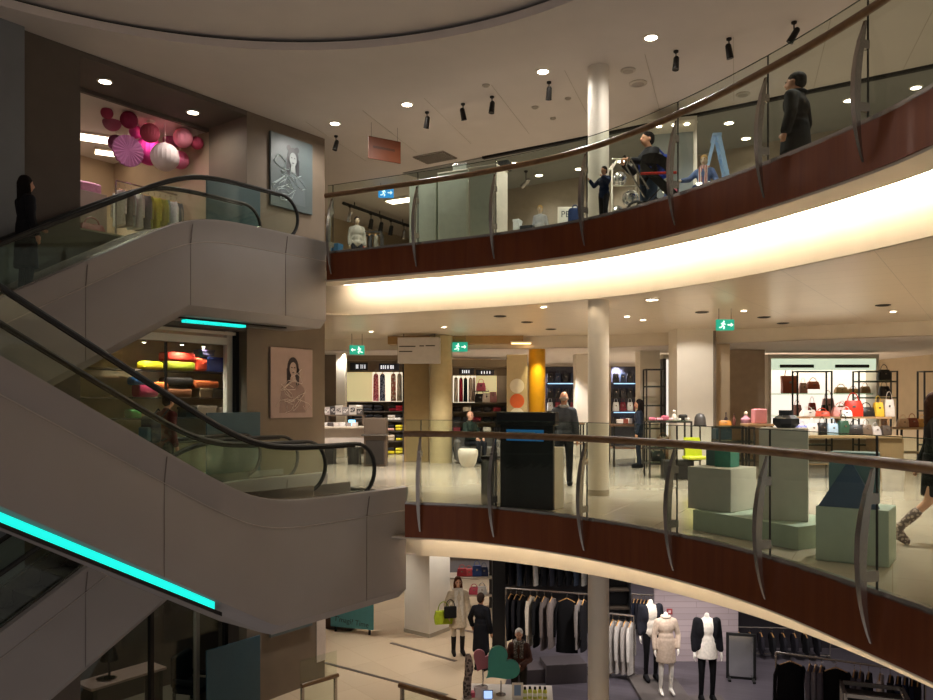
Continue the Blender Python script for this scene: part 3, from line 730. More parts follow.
# middle floor
figure('person', 'person with a bald head and grey jacket, back turned, behind the black kiosk', (X_at(564, 14.9), 14.9, 0), head_to(.25, .95), 1.80, wear=(('trousers', '#17181c'), ('jacket', '#3a3c40'), ('collar', '#8d8a84'), ('shoe', '#111111')), hair=('bald', '#8c7d70'))
figure('person', 'seated person in a dark jumper on the grey sofa near the white stool', (X_at(470, 20.3), 20.3, 0.045), head_to(.7, -.7), 1.75, skin=SKIN_P, wear=(('trousers', '#1d1f25'), ('jacket', '#23302a'), ('shoe', '#101010')), hair=('bald', '#6a594c'), sit=True, pose={'el': (.24, -.1, .72), 'wl': (.14, -.32, .62), 'er': (-.24, -.1, .72), 'wr': (-.14, -.32, .62)})
figure('person', 'person in a black skirt and patterned boots walking at the right edge', (X_at(936, 8.75), 8.75, 0), head_to(.9, -.3), 1.70, skin=SKIN_P, wear=(('jacket', '#141416'), ('skirt', '#131315', .56, 1.2), ('boot', pattern('snake_print', '#b9a79c', '#6e5d58', 30), .62)), hair=('long', '#3a241a'), pose={'kl': (.10, -.22, .52), 'al': (.10, -.30, .10), 'tl': (.11, -.46, .05), 'kr': (-.10, .10, .50), 'ar': (-.10, .42, .17), 'tr': (-.10, .34, .03), 'wl': (.24, .12, .9), 'wr': (-.22, -.28, .95)})
figure('person', 'person in a dark blue jacket browsing the far counter right of the column', (X_at(639, 19.0), 19.0, 0), head_to(-.9, .2), 1.66, wear=(('trousers', '#20242e'), ('jacket', '#1d2430'), ('shoe', '#101010')), hair=('long', '#1b1512'))
# lower floor
Y = 18.7
figure('person', 'person in a cream coat and pale scarf with long brown hair on the lower floor', (X_at(458, Y), Y, LOW), head_to(.2, -.98), 1.86, skin=SKIN_P, wear=(('leggings', '#b0a08a'), ('coat', '#c9b69b', 1, .62), ('scarf', '#d8ccba', .7), ('boot', '#1b1714', .75)), hair=('long', '#5b321f'), pose={'er': (-.27, .02, 1.14), 'wr': (-.24, -.08, .92)})
bg = thing('handbag', 'lime green handbag hanging beside the person in the cream coat', 'bag', (X_at(443.5, Y-.1), Y-.15, LOW+.78), .2)
MB().loft([[V((x*w2, y*.07, z)) for x, y in ((-1, -1), (1, -1), (1, 1), (-1, 1))] for z, w2 in ((0, .20), (.15, .22), (.3, .18))], True).build('body', cloth('#a8b72c'), bg)
MB().tube([(.13*math.cos(PI*i/10), 0, .3+.22*math.sin(PI*i/10)) for i in range(11)], .012, 6).build('handle', cloth('#8f9d24'), bg, True)
b2 = thing('handbag', 'black handbag carried at the hip by the person in the cream coat', 'bag', (X_at(450.5, Y-.1), Y-.30, LOW+.94), .2)
MB().rbox((0, 0, .15), (.3, .1, .28), .03, 0, 2).build('body', cloth('#191715'), b2, True)
MB().tube([(.1*math.cos(PI*i/10), 0, .29+.16*math.sin(PI*i/10)) for i in range(11)], .01, 6).build('handle', cloth('#191715'), b2, True)
Y = 17.6
figure('person', 'person in a black coat with dark hair, turned away, beside the cream coat', (X_at(481, Y), Y, LOW), head_to(.5, .86), 1.74, wear=(('trousers', '#131316'), ('coat', '#131318', 1, .42), ('shoe', '#0e0e0e')), hair=('short', '#2e2018'), pose={'el': (.3, -.03, 1.15), 'wl': (.3, -.12, .95)}, face=False)
Y = 15.3
figure('person', 'white haired person in a brown cardigan and grey scarf behind the heart sign', (X_at(519, Y), Y, LOW), head_to(-.15, -.98), 1.60, skin=SKIN_P, wear=(('trousers', '#26221f'), ('jacket', '#4a2f27'), ('scarf', pattern('grey_check_scarf', '#8f887f', '#4c4842', 30, 'NOISE'), .30), ('shoe', '#141210')), hair=('short', '#ddd6cf'), pose={'el': (.24, -.06, 1.12), 'wl': (.06, -.28, 1.06), 'er': (-.24, -.06, 1.12), 'wr': (-.06, -.28, 1.06)})
# mannequins of the lower floor
def plinth_under(x, y, z, w, d, hh, label):
    o = thing('display_plinth', label, 'plinth', (x, y, z)); MB().rbox((0, 0, hh/2), (w, d, hh), .012).build('block', plain('#57504e'), o); return o
Y = 15.9; x = X_at(666, Y)
figure('mannequin', 'white headless mannequin in a pale belted shirt dress, nearest of the pair', (x, Y, LOW+.10), 0.1, 1.86, skin=PLASTIC, head=False, cat='mannequin', wear=(('dress', '#b7a393', 1, .62), ('collar', '#c4b3a4')), pose={'el': (.25, .03, 1.13), 'wl': (.2, -.1, .9)})
Y2 = 16.7; x2 = X_at(651, Y2)
figure('mannequin', 'headless mannequin in a dark open jacket and black trousers behind the shirt dress', (x2, Y2, LOW+.10), 0.15, 1.92, skin=PLASTIC, head=False, cat='mannequin', wear=(('shirt', '#d5cabd', .3), ('leggings', '#131216'), ('shoe', '#131216')))
jk = lambda x, y, z, rz, k, lab: None
Y3 = 15.6; x3 = X_at(707, Y3)
figure('mannequin', 'headless mannequin in a white blouse, black leather jacket and black leggings', (x3, Y3, LOW+.06), 0.0, 1.98, skin=PLASTIC, head=False, cat='mannequin', wear=(('shirt', '#efe6dc', .3, .78), ('leggings', '#101014'), ('shoe', '#101014')))
def open_jacket(x, y, z, rz, k, label, c):
    r = thing('open_jacket', label, 'jacket', (x, y, z), rz)
    for sx, nm in ((1, 'front_left'), (-1, 'front_right')):
        q = MB(); q.ell((sx*.125*k, .01*k, 1.28*k), (.085*k, .135*k, .2*k)); q.cap((sx*.13*k, 0, 1.3*k), (sx*.14*k, 0, .98*k), .07*k, .085*k)
        q.cap((sx*.175*k, .01*k, 1.42*k), (sx*.225*k, .03*k, 1.13*k), .075*k, .062*k); q.cap((sx*.225*k, .03*k, 1.13*k), (sx*.235*k, -.03*k, .93*k), .062*k, .052*k)
        solid('front', q, cloth(c), r, .018)
    q = MB(); q.ell((0, .075*k, 1.2*k), (.16*k, .06*k, .28*k)); solid('back', q, cloth(c), r, .018)
    return r
open_jacket(x3, Y3, LOW+.06, 0, 1.98/1.75, 'black leather jacket hung open on the mannequin in the white blouse', '#15141a')
open_jacket(x2, Y2, LOW+.10, .15, 1.92/1.75, 'dark open jacket on the mannequin behind the shirt dress', '#1a1a22')
plinth_under((x+x2)/2, 16.3, LOW+.012, 1.0, 1.5, .085, 'low grey plinth carrying the shirt dress mannequin and its neighbour')
plinth_under(x3, 15.6, LOW+.012, .8, .7, .045, 'low grey plinth under the leather jacket mannequin')
# upper floor mannequins
def up_man(px, py_head, Y, h, rz, label, **kw):
    z = Z_at(py_head, Y)-h
    ped = thing('display_plinth', 'plinth under the '+label, 'plinth', (X_at(px, Y), Y, UP))
    MB().rbox((0, 0, max(.03, (z-UP))/2), (.5, .5, max(.03, z-UP)), .01).build('block', M_WHITE, ped)
    return figure('mannequin', label, (X_at(px, Y), Y, max(UP+.03, z)), rz, h, skin=PLASTIC_B, cat='mannequin', **kw)
up_man(540, 205.5, 16.5, 1.15, -.3, 'blond child mannequin in a light check shirt beyond the white cabinets', wear=(('shirt', pattern('light_check', '#c9c6c0', '#8790a0', 24, 'WAVE')), ('trousers', '#39445c')), hair=('short', '#c9a45e'), voxel=.024)
up_man(357, 224, 17.6, 1.30, .3, 'dark haired mannequin in a striped jacket near the left end upstairs', wear=(('jacket', pattern('grey_stripe', '#b9b2a4', '#77756c', 18, 'WAVE')), ('trousers', '#2a2a30')), hair=('short', '#2b2019'), voxel=.024)
Yd = 13.3; zd = UP+.36
figure('mannequin', 'seated blond child mannequin in a denim jacket and striped scarf by the ladder', (X_at(704, Yd), Yd, zd), -.5, 1.32, skin=PLASTIC_B, cat='mannequin', wear=(('jacket', '#5d6f9a'), ('trousers', '#2f3f66'), ('scarf', pattern('striped_scarf', '#cfc6c0', '#b0605a', 9, 'WAVE'), .4), ('shoe', '#cfc7c0')), hair=('short', '#c2a064'), sit=True, pose={'er': (-.3, -.12, .78), 'wr': (-.42, -.32, .72), 'el': (.28, -.02, .72), 'wl': (.3, -.25, .6)}, voxel=.022)
st = thing('display_cube', 'white cube seat under the denim jacket mannequin', 'plinth', (X_at(704, Yd)+.03, Yd+.02, UP)); MB().rbox((0, 0, .335), (.4, .38, .63), .01).build('block', M_WHITE, st)
# ================================================================ lamps, signs, pictures
def downlight(px, py, zc, label, group, r=.085, watts=0, lens=None, wide=120):
    Y = (zc-EYE)*F/(HY-py); x = X_at(px, Y)
    o = thing('downlight', label, 'downlight', (x, Y, zc), 0, group)
    MB().lathe([(r*1.35, -.001), (r*1.35, -.012), (r*1.02, -.02), (r*1.0, -.004)], (0, 0, 0), 24, False).build('trim_ring', M_WHITE, o, True)
    MB().lathe([(r, -.006), (r*.98, -.014), (r*.5, -.018)], (0, 0, 0), 20).build('lens', lens or M_LENS, o, True)
    if watts: spot('lamp', (0, 0, -.04), watts, wide, .7, parent=o)
    return o
G1 = 'downlights along the top ceiling beside the void'
for px, py, lab in ((335, 123, 'round downlight at the left end of the row along the top ceiling'), (407, 104, 'round downlight above the brown hanging sign in the top ceiling'),
                    (543, 71, 'round downlight in the top ceiling just left of the white column'), (651, 37, 'round downlight in the top ceiling right of the white column')):
    downlight(px, py, CZ, lab, G1, .095, 165, None, 168)
G2 = 'downlights in the dark soffit over the left shop'
for px, py, lab in ((105, 81, 'left one of two downlights in the dark soffit over the pink lanterns'), (193, 112, 'right one of two downlights in the dark soffit over the pink lanterns')):
    downlight(px, py, CZ-.09, lab, G2, .10, 50, None, 168)
G3 = 'downlights in the grey ceiling of the upper shop'
for px, py, lab in ((514, 163, 'downlight in the grey ceiling over the tallest white cabinet'), (555, 156, 'downlight in the grey ceiling nearest the handrail left of the column'), (539, 175, 'downlight in the grey ceiling closest to the beige wall'),
                    (579, 168.6, 'downlight in the grey ceiling beside the post left of the column'), (621, 161, 'downlight in the grey ceiling between the child and the hooded person'), (692, 122, 'downlight in the grey ceiling above the glass display case'),
                    (729, 122.5, 'downlight in the grey ceiling above the blue ladder'), (746, 138, 'downlight in the grey ceiling between the ladder and the dark coat'), (849, 100, 'downlight in the grey ceiling right of the dark coat'), (916, 87, 'rightmost downlight in the grey ceiling upstairs')):
    downlight(px, py, CZ-.021, lab, G3, .085, 60)
G4 = 'downlights in the middle gallery ceiling'
for px, py, lab in ((652, 299, 'large downlight just under the cove, left of the green exit sign'), (371, 331, 'downlight over the left shelf of folded clothes'), (444, 326.6, 'downlight over the beam beside the white board'), (543.6, 306.4, 'small downlight under the cove left of the column'),
                    (627, 316, 'small downlight just right of the column under the cove'), (643, 319.5, 'faint downlight in front of the wide square pillar'), (744, 310, 'small downlight above the green exit sign right of the square pillar'), (893, 311, 'downlight in the metal ceiling over the handbag display'),
                    ):
    downlight(px, py, MIDZ, lab, G4, .10 if px == 652 else .06, 60)
G5 = 'downlights in the low ceiling behind the bulkhead'
for px, py, lab in ((563.5, 355, 'low ceiling downlight over the back of the grey jacket'), (619, 363, 'low ceiling downlight beside the round column over the dark back displays'), (500, 358, 'low ceiling downlight left of the cream panel with circles'), (670, 355, 'low ceiling downlight left of the square pillar'),
                    (787, 354, 'left one of two low ceiling downlights at the handbag niche'), (805, 354.5, 'right one of two low ceiling downlights at the handbag niche'), (931, 351, 'low ceiling downlight at the right edge')):
    downlight(px, py, 3.05, lab, G5, .07, 110 if 700 < px < 900 else 0)
# dark empty recessed fittings in the metal ceiling
for px, py, lab in ((500, 316, 'dark recessed ceiling fitting left of the yellow column'), (527, 322, 'dark recessed ceiling fitting above the yellow column'), (551, 329, 'dark recessed ceiling fitting nearest the bulkhead left of the column'), (764, 317, 'dark recessed ceiling fitting right of the exit sign'), (783, 323, 'dark recessed ceiling fitting over the handbag niche'), (883, 305, 'dark recessed ceiling fitting beside the right hand downlight'), (702, 312, 'dark round ceiling speaker grille before the square pillar')):
    Y = (MIDZ-EYE)*F/(HY-py)
    o = thing('ceiling_fitting', lab, 'ceiling fitting', (X_at(px, Y), Y, MIDZ), 0, 'dark fittings in the middle ceiling')
    MB().lathe([(.13, 0), (.13, -.012), (.10, -.018)], (0, 0, 0), 20, False).build('ring', M_STEELD, o, True); MB().lathe([(.10, -.004), (.05, -.008)], (0, 0, 0), 16).build('grille', M_BLACK, o, True)
# track spots hanging from the top ceiling
def trackspot(px, py, zc, drop, label, tilt=(.4, 0), rz=0, lit=False, group='black spotlights on the top ceiling', k=1.0):
    Y = (zc-drop-EYE)*F/(HY-py); o = thing('spotlight', label, 'spotlight', (X_at(px, Y), Y, zc), rz, group)
    MB().lathe([(.05*k, 0), (.05*k, -.03*k), (.02*k, -.05*k)], (0, 0, 0), 12).build('mount', M_STEELD, o, True)
    MB().tube([(0, 0, -.03*k), (0, 0, -drop)], .012*k, 6).build('stem', M_STEELD, o, True)
    R = Euler((tilt[0], tilt[1], 0)).to_matrix(); q = MB(); q.lathe([(.035*k, .13*k), (.055*k, .10*k), (.062*k, -.10*k), (.066*k, -.14*k), (.05*k, -.135*k)], (0, 0, 0), 14)
    q.v = [tuple(R @ V(v)+V((0, 0, -drop))) for v in q.v]; hd = q.build('head', M_STEELD if not lit else M_STEEL, o, True)
    q = MB().lathe([(.05*k, -.128*k), (.03*k, -.132*k)], (0, 0, 0), 14); q.v = [tuple(R @ V(v)+V((0, 0, -drop))) for v in q.v]; q.build('lens', M_LENSB if lit else M_STEEL, hd, True)
    return o
for i, (px, py, tl, rz, lab) in enumerate(((427, 122, (.5, .2), 0, 'black spotlight on the top ceiling right of the brown sign, first of a row'), (463, 114, (.2, -.2), 0, 'spotlight with a bright barrel, second in the row on the top ceiling'), (492, 107, (-.1, .1), 0, 'spotlight pointing almost straight down, third in the row on the top ceiling'),
        (549, 93, (.5, -.3), .5, 'black tilted spotlight on the top ceiling left of the column'), (676, 63, (-.1, .1), 0, 'spotlight pointing down on the top ceiling right of the large downlight'), (729, 51, (.1, -.2), 0, 'spotlight on the top ceiling above the hooded person'), (794, 35, (.4, .4), .3, 'tilted spotlight on the top ceiling above the man in the dark coat'), (336, 145, (-.2, .2), 0, 'spotlight on the top ceiling nearest the left wall'))):
    trackspot(px, py, CZ, .2, lab, tl, rz, False, k=.85)
trackspot(526, 183, CZ-.03, .3, 'lit spotlight behind the tallest white cabinet upstairs', (.9, .6), .4, True, 'lit spotlights upstairs')
# two tracks with lamps at the left end of the upper shop
for (a, b, lab) in (((343, 205, 22.0), (412, 229, 25.0), 'black lighting track across the upper shop ceiling at the left'),):
    p = V((X_at(a[0], a[2]), a[2], CZ-.14)); q = V((X_at(b[0], b[2]), b[2], CZ-.14)); t = thing('lighting_track', lab, 'track', p)
    MB().bar((0, 0, 0), q-p, .07).build('rail', M_BLACK, t)
    for f in (.15, .5, .85): MB().bar((q-p)*f, (q-p)*f+V((0, 0, .14)), .02).build('hanger', M_BLACK, t)
for px, py, lab, lit in ((350, 214, 'lit spotlight at the left end of the ceiling track upstairs', True), (371, 217, 'unlit spotlight second from the left on the ceiling track', False), (381, 221, 'unlit spotlight in the middle of the ceiling track', False), (391, 225, 'unlit spotlight fourth along the ceiling track', False), (404, 232, 'lit spotlight at the right end of the ceiling track upstairs', True)):
    Y = 22+(px-343)/69*3
    z = Z_at(py, Y); o = trackspot(px, HY-(CZ-.14-.3-EYE)*F/Y, CZ-.17, .3, lab, (.3, .2), 0, lit, 'spotlights on the ceiling track', 1.1)
# linear lights: ceiling panel at the left shop, panel seen over the cabinets, gold edge on the beam
def light_bar(name, label, c, d, rz, m=None, tiltm=None):
    o = thing(name, label, 'light', c, rz); MB().rbox((0, 0, .02), (d[0]+.06, d[1]+.06, d[2]), .01).build('housing', M_WHITE, o); MB().box((0, 0, -d[2]/2+.012), (d[0], d[1], .02)).build('diffuser', m or M_LENSB, o); return o
light_bar('ceiling_panel_light', 'long bright ceiling panel light in the left shop behind the lanterns', (X_at(99, 16.5), 16.5, CZ-.18), (.85, .42, .06), .5)
light_bar('ceiling_panel_light', 'short bright ceiling panel light below the long one in the left shop', (X_at(108, 17.4), 17.4, CZ-.19), (.5, .3, .06), .5)
light_bar('ceiling_panel_light', 'rectangular ceiling panel light above the white cabinets', (X_at(404, 22.0), 22.0, CZ-.05), (1.0, .35, .06), -.5)
Y = 20.6; light_bar('beam_light', 'golden light slot at the end of the beam left of the yellow column', (X_at(521, Y), Y, Z_at(343, Y)), (.5, .12, .05), 0, emit('gold_lens', '#ffcc88', 6))
# exit signs
M_EXIT = emit('exit_green', '#1f9c80', .9); M_EXITB = emit('exit_blue', '#2f86c8', 1.2); M_EXITW = emit('exit_white', '#e8fff4', 1.1)
def exit_sign(px, py, Y, w, label, m, rz=0, zc=MIDZ, flip=1):
    h = w*.62; o = thing('exit_sign', label, 'sign', (X_at(px, Y), Y, Z_at(py, Y)), rz, 'hanging exit signs')
    MB().rbox((0, 0, 0), (w, .06, h), .008).build('sign_box', m, o)
    q = MB(); f = lambda x, z: V((x*w*flip, -.034, z*h))
    def stroke(a, b, r=.016):
        q2.tube([f(*a), f(*b)], r*w*2, 6)
    fig = MB(); q2 = fig
    fig.ell(f(-.10, .30), (.05*w, .004, .05*w), 10, 5)
    for a, b in (((-.12, .2), (-.17, -.08)), ((-.12, .18), (-.02, .02)), ((-.12, .18), (-.26, .08)), ((-.17, -.08), (-.06, -.2)), ((-.06, -.2), (-.12, -.38)), ((-.17, -.08), (-.26, -.24)), ((-.26, -.24), (-.36, -.24))): stroke(a, b)
    fig.build('running_man', M_EXITW, o)
    ar = MB(); ar.extrude([f(.12, .06), f(.30, .06), f(.30, .2), f(.44, 0), f(.30, -.2), f(.30, -.06), f(.12, -.06)], (0, .003, 0)); ar.build('arrow', M_EXITW, o)
    top = zc-Z_at(py, Y)
    for x in (-.35, .35): MB().tube([(x*w, 0, h/2-.01), (x*w, 0, top)], .008, 6).build('hanger_rod', M_STEEL, o)
    return o
exit_sign(725, 325, 14.6, .33, 'green running man exit sign hanging before the square pillar', M_EXIT)
exit_sign(460, 347, 20.5, .40, 'green exit sign hanging near the white board', M_EXIT, -.2)
exit_sign(357, 350, 20.0, .38, 'green exit sign hanging over the left clothes shelves', M_EXIT, .35, flip=-1)
exit_sign(386, 193, 20.5, .40, 'blue lit exit sign hanging from the top ceiling behind the railing', M_EXITB, 0, CZ)
# brown hanging sign
Y = 16.2; s = thing('hanging_sign', 'brown rectangular sign hanging from the top ceiling', 'sign', (X_at(384.5, Y), Y, Z_at(150, Y)), .55)
MB().rbox((0, 0, 0), (.74, .03, .46), .006).build('board', mat('sign_brown', '#6c3414', 0.5), s)
for x, L in ((-.02, .5),): MB().box((x, -.017, .02), (L, .006, .05)).build('lettering', mat('sign_dark_text', '#4a2410', 0.5), s)
for x in (-.3, .3): MB().tube([(x, 0, .22), (x, 0, CZ-Z_at(150, Y))], .006, 6).build('hanger_wire', M_STEEL, s)
# ceiling grille, small ceiling discs
Y = (CZ-EYE)*F/(HY-157); g = thing('ceiling_vent', 'square metal air grille in the top ceiling above the cabinets', 'vent', (X_at(435, Y), Y, CZ), -.55)
MB().rbox((0, 0, -.015), (.85, .62, .03), .006).build('frame', M_STEEL, g)
q = MB()
for i in range(9): q.box((0, -.25+i*.0625, -.034), (.76, .03, .01))
q.build('slat_grille', mat('grille_grey', '#8f857a', .5), g)
for px, py, r, lab in ((638, 83, .16, 'round ceiling speaker upstairs right of the column'), (743, 94, .13, 'pale round ceiling light disc over the hooded person'), (486, 85, .07, 'small ceiling sensor left of the column'), (628, 70, .13, 'square sensor plate in the top ceiling near the column'), (535, 107, .07, 'small smoke detector in the top ceiling left of the tilted spotlight'), (568, 98, .06, 'small smoke detector beside the tilted black spotlight'), (553, 118, .06, 'small detector in the top ceiling over the handrail left of the column')):
    Y = (CZ-EYE)*F/(HY-py); o = thing('ceiling_disc', lab, 'ceiling fitting', (X_at(px, Y), Y, CZ))
    MB().lathe([(r, 0), (r, -.015), (r*.8, -.03)], (0, 0, 0), 20).build('ring', mat('disc_grey', '#b8ada0', 0.5), o, True); MB().lathe([(r*.7, -.03), (r*.5, -.036)], (0, 0, 0), 16).build('grille', mat('disc_inner', '#9c9186', .6), o, True)
# ---------------------------------------------------------------- fashion posters on the left wall
def poster(z0, z1, label, cool):
    s0, s1 = .02, 1.14           # along the wall from the recess
    c = W(S_C+.96, TW-.03, (z0+z1)/2); w, h = 1.12, z1-z0
    o = thing('poster', label, 'poster', c, RZU)         # local y- looks away from the void: picture faces +y
    MB().rbox((0, 0, 0), (w, .05, h), .006).build('panel', plain('#566163' if cool else '#a78f88'), o)
    d = .0265; K = (lambda n, q, c: q.build(n, plain(c), o))
    hair, face, body, line = ('#2b2c30', '#8d9494', '#626c70', '#c3d2d2') if cool else ('#35272a', '#b79d94', '#8c746f', '#d2bfb6')
    def disc(cx, cz, rx, rz, y=d, n=20): return [(cx+rx*math.cos(2*PI*i/n), y, cz+rz*math.sin(2*PI*i/n)) for i in range(n)]
    fx, fz = -.02, h*.20
    q = MB().extrude([(x+fx, d, z) for x, z in ((-.34, -.62), (-.30, -.1), (-.12, .05), (.12, .05), (.30, -.08), (.36, -.62))][::-1], (0, .002, 0)); K('figure_body', q, body)
    q = MB().extrude(disc(fx, fz+.03, .15, .22), (0, .004, 0)); 
    for x in (-1, 1): q.extrude([(fx+x*.09, d, fz+.1), (fx+x*.17, d, fz), (fx+x*.16, d, fz-.32), (fx+x*.09, d, fz-.36), (fx+x*.07, d, fz-.1)], (0, .004, 0))
    if cool:
        for x in (-1, 1): q.extrude(disc(fx+x*.11, fz+.22, .055, .06), (0, .004, 0))
    K('figure_hair', q, hair)
    q = MB().extrude(disc(fx, fz, .095, .145, d+.003), (0, .004, 0)); q.extrude([(fx-.05, d+.002, fz-.1), (fx+.05, d+.002, fz-.1), (fx+.07, d+.002, fz-.27), (fx-.07, d+.002, fz-.27)], (0, .004, 0)); K('figure_face', q, face)
    q = MB()
    for x in (-.038, .038): q.extrude(disc(fx+x, fz+.03, .02, .011, d+.007, 10), (0, .002, 0))
    q.extrude(disc(fx, fz-.075, .028, .012, d+.007, 10), (0, .002, 0)); K('figure_features', q, hair)
    rnd = random.Random(3 if cool else 8)
    for i in range(9):        # white pen scribbles over the picture
        x, z = rnd.uniform(-.4, .3), rnd.uniform(-.5, .15); pts = []
        for k in range(9): pts.append((max(-.52, min(.52, x+.25*math.sin(k*.9+i)*rnd.uniform(.4, 1)+k*.02)), d+.009, max(-h*.46, min(h*.46, z+.2*math.cos(k*.8+i*2)*rnd.uniform(.4, 1)))))
        K('pen_scribble', MB().tube(pts, .007, 4), line)
    return o
poster(5.60, 7.10, 'grey blue fashion poster of a sketched face on the upper left wall', True)
poster(1.27, 2.72, 'pinkish fashion poster of a dark haired figure on the middle left wall', False)
poster(1.27+LOW, 2.72+LOW, 'pale blue grey poster on the lower left wall, mostly behind the escalator', True)
# info strip on the wall corner of the lower floor
o = thing('notice_strip', 'tall white notice strip with a dark round symbol on the lower wall corner', 'sign', W(S_C+.13, TW-.02, -3.15), RZU)
MB().box((0, 0, 0), (.25, .02, 1.75)).build('panel', plain('#c9bdb4'), o); MB().lathe([(.06, 0), (.06, .012)], (0, 0, 0), 16).build('round_symbol', plain('#2c2a2a'), o).rotation_euler = (-PI/2, 0, 0)
o.children[-1].location = (-.02, .008, .78)
# teal boards beside the escalator landings
for z, lab in ((UP, 'teal barrier board behind the rear escalator landing on the upper floor'), (0, 'teal barrier board behind the escalator handrails on the middle floor'), (LOW, 'dark teal barrier board at the foot of the lower left shop window')):
    o = thing('barrier_board', lab, 'barrier', W(.05, TW-.058, z), RZU)
    MB().rbox((0, 0, .72), (1.24, .035, 1.36), .01).build('board', mat('teal_board', '#2c4c5a', 0.4), o)
    for x in (-.5, .5): MB().rbox((x, 0, .03), (.08, .06, .06), .005).build('foot', M_STEELD, o)
# ---------------------------------------------------------------- pink paper lanterns in the upper left shop
def lantern(px, py, r, t, col, label, disc=False):
    s_ = S_at(px, t); c = W(s_, t); Y = c.y; z = Z_at(py, Y); rr = r*Y/F
    o = thing('paper_lantern', label, 'lantern', (c.x, Y, z), RZU*0+.85 if disc else 0, 'pink paper lanterns')
    n = 40; q = MB(); vs = []
    if not disc:
        prof = [(math.cos(-PI/2+PI*i/12), math.sin(-PI/2+PI*i/12)) for i in range(13)]
        for a, b in prof:
            for k in range(n): th = 2*PI*k/n; e = rr*(1.0 if k % 2 else .95); vs.append((a*e*math.cos(th), a*e*math.sin(th), b*rr))
        q.add(vs, [(i*n+k, i*n+(k+1) % n, (i+1)*n+(k+1) % n, (i+1)*n+k) for i in range(12) for k in range(n)])
    else:
        for y in (-.03, .03):
            vs.append((0, y*2.2, 0))
            for k in range(n): th = 2*PI*k/n; vs.append((rr*math.cos(th), y+(.02 if k % 2 else -.02), rr*math.sin(th)))
        m = n+1
        fs = [(0, 1+k, 1+(k+1) % n) for k in range(n)]+[(m, m+1+(k+1) % n, m+1+k) for k in range(n)]+[(1+k, m+1+k, m+1+(k+1) % n, 1+(k+1) % n) for k in range(n)]
        q.add(vs, fs)
    q.build('paper_fan' if disc else 'paper_ball', mat('paper_'+col.lstrip('#'), col, 0.8, 0, 0.05, 4, spec=.15), o, not disc)
    MB().tube([(0, 0, rr*.96), (0, 0, CZ-.135-z)], .006, 5).build('string', M_WHITE, o)
    return o
def S_at(px, t):
    r = (px-CX)/F; a = -.97-.8*t; b = 12.5+.6*t; return (a-r*b)/(.6-.8*r)
for args in ((107, 113, 6, 6.2, '#a03a55', 'small dark pink ball at the far left of the hanging lanterns'), (112, 122, 9, 6.75, '#a8607a', 'dusty pink ball behind the small dark pink one'), (129, 120, 8.5, 6.0, '#8e2c4a', 'dark rose ball at the upper left of the lantern cluster'),
             (128, 151, 15.5, 6.1, '#c07aa8', 'large lilac fan low on the left of the lantern cluster', True), (150, 133, 9.5, 6.0, '#b24c5e', 'rose red ball in the middle of the lantern cluster'), (149, 151, 14, 6.6, '#d84a9a', 'hot pink ball glowing behind the white lantern'), (165, 157, 14, 5.9, '#e6d2d0', 'largest pinkish white ball at the bottom of the lantern cluster'),
             (183, 138, 9.6, 5.95, '#e78da0', 'light pink ball on the right of the lantern cluster'), (197, 143, 6.3, 5.86, '#a83f58', 'small dark pink ball at the far right of the lanterns'), (180, 160, 9, 6.35, '#d0708f', 'striped pink ball tucked beside the white lantern'), (136, 132, 6.5, 6.5, '#e055a5', 'small hot pink ball between the dark rose ball and lilac fan'), (171, 141, 8, 6.7, '#c86f95', 'mauve ball hidden behind the white lantern top'), (116, 143, 8, 7.2, '#8a4a70', 'plum ball peeping out behind the lilac fan')):
    lantern(*args)
c = W(S_at(151, 6.1), 6.1); o = thing('spotlight', 'small white lamp shining among the pink lanterns', 'spotlight', (c.x, c.y, CZ-.14))
MB().lathe([(.08, 0), (.08, -.06), (.06, -.08)], (0, 0, 0), 16).build('housing', M_WHITE, o, True); MB().lathe([(.055, -.081), (.02, -.088)], (0, 0, 0), 14).build('lens', M_LENS, o, True)
spot('lamp', (0, 0, -.1), 60, 150, .8, (1, .45, .68), parent=o)
# ================================================================ middle floor furnishings
M_CAB = plain('#2b2724')
# ---- kiosk and display plinths behind the railing
k = thing('kiosk', 'black information kiosk with a small blue panel and white side behind the middle railing', 'kiosk', (.90, 11.72, 0), math.atan2(-.55, .95))
MB().rbox((0, .02, .66), (.88, .06, 1.32), .008).build('front_panel', plain('#0b0c10'), k)
MB().rbox((0, .03, 1.35), (.98, .14, .20), .01).build('header', plain('#0a0a0c'), k)
q = MB().rbox((.02, .22, .46), (.84, .34, .92), .008).build('cabinet', plain('#cfcabb'), k)
b = MB().box((-.02, -.014, 1.10), (.62, .006, .17)).build('blue_panel', emit('kiosk_blue', '#1d5c8c', .55), k)
for i, (x, z, L) in enumerate(((-.08, 1.14, .46), (-.16, 1.085, .30))):
    MB().box((x, -.018, z), (L, .004, .022)).build('text_line', plain('#7fb0cf'), b)
bn = thing('waste_bin', 'slim brushed steel bin standing left of the black kiosk', 'bin', (X_at(491, 12.2), 12.2, 0), -.5)
MB().rbox((0, 0, .35), (.24, .24, .70), .02).build('body', M_STEEL, bn, True); MB().rbox((0, 0, .735), (.25, .25, .05), .015).build('lid', M_STEELD, bn, True)
M_MINT = plain('#b4c6b4'); M_PALE = plain('#c2bfb3'); M_TEALP = plain('#66878c'); M_NAVY = plain('#34506e')
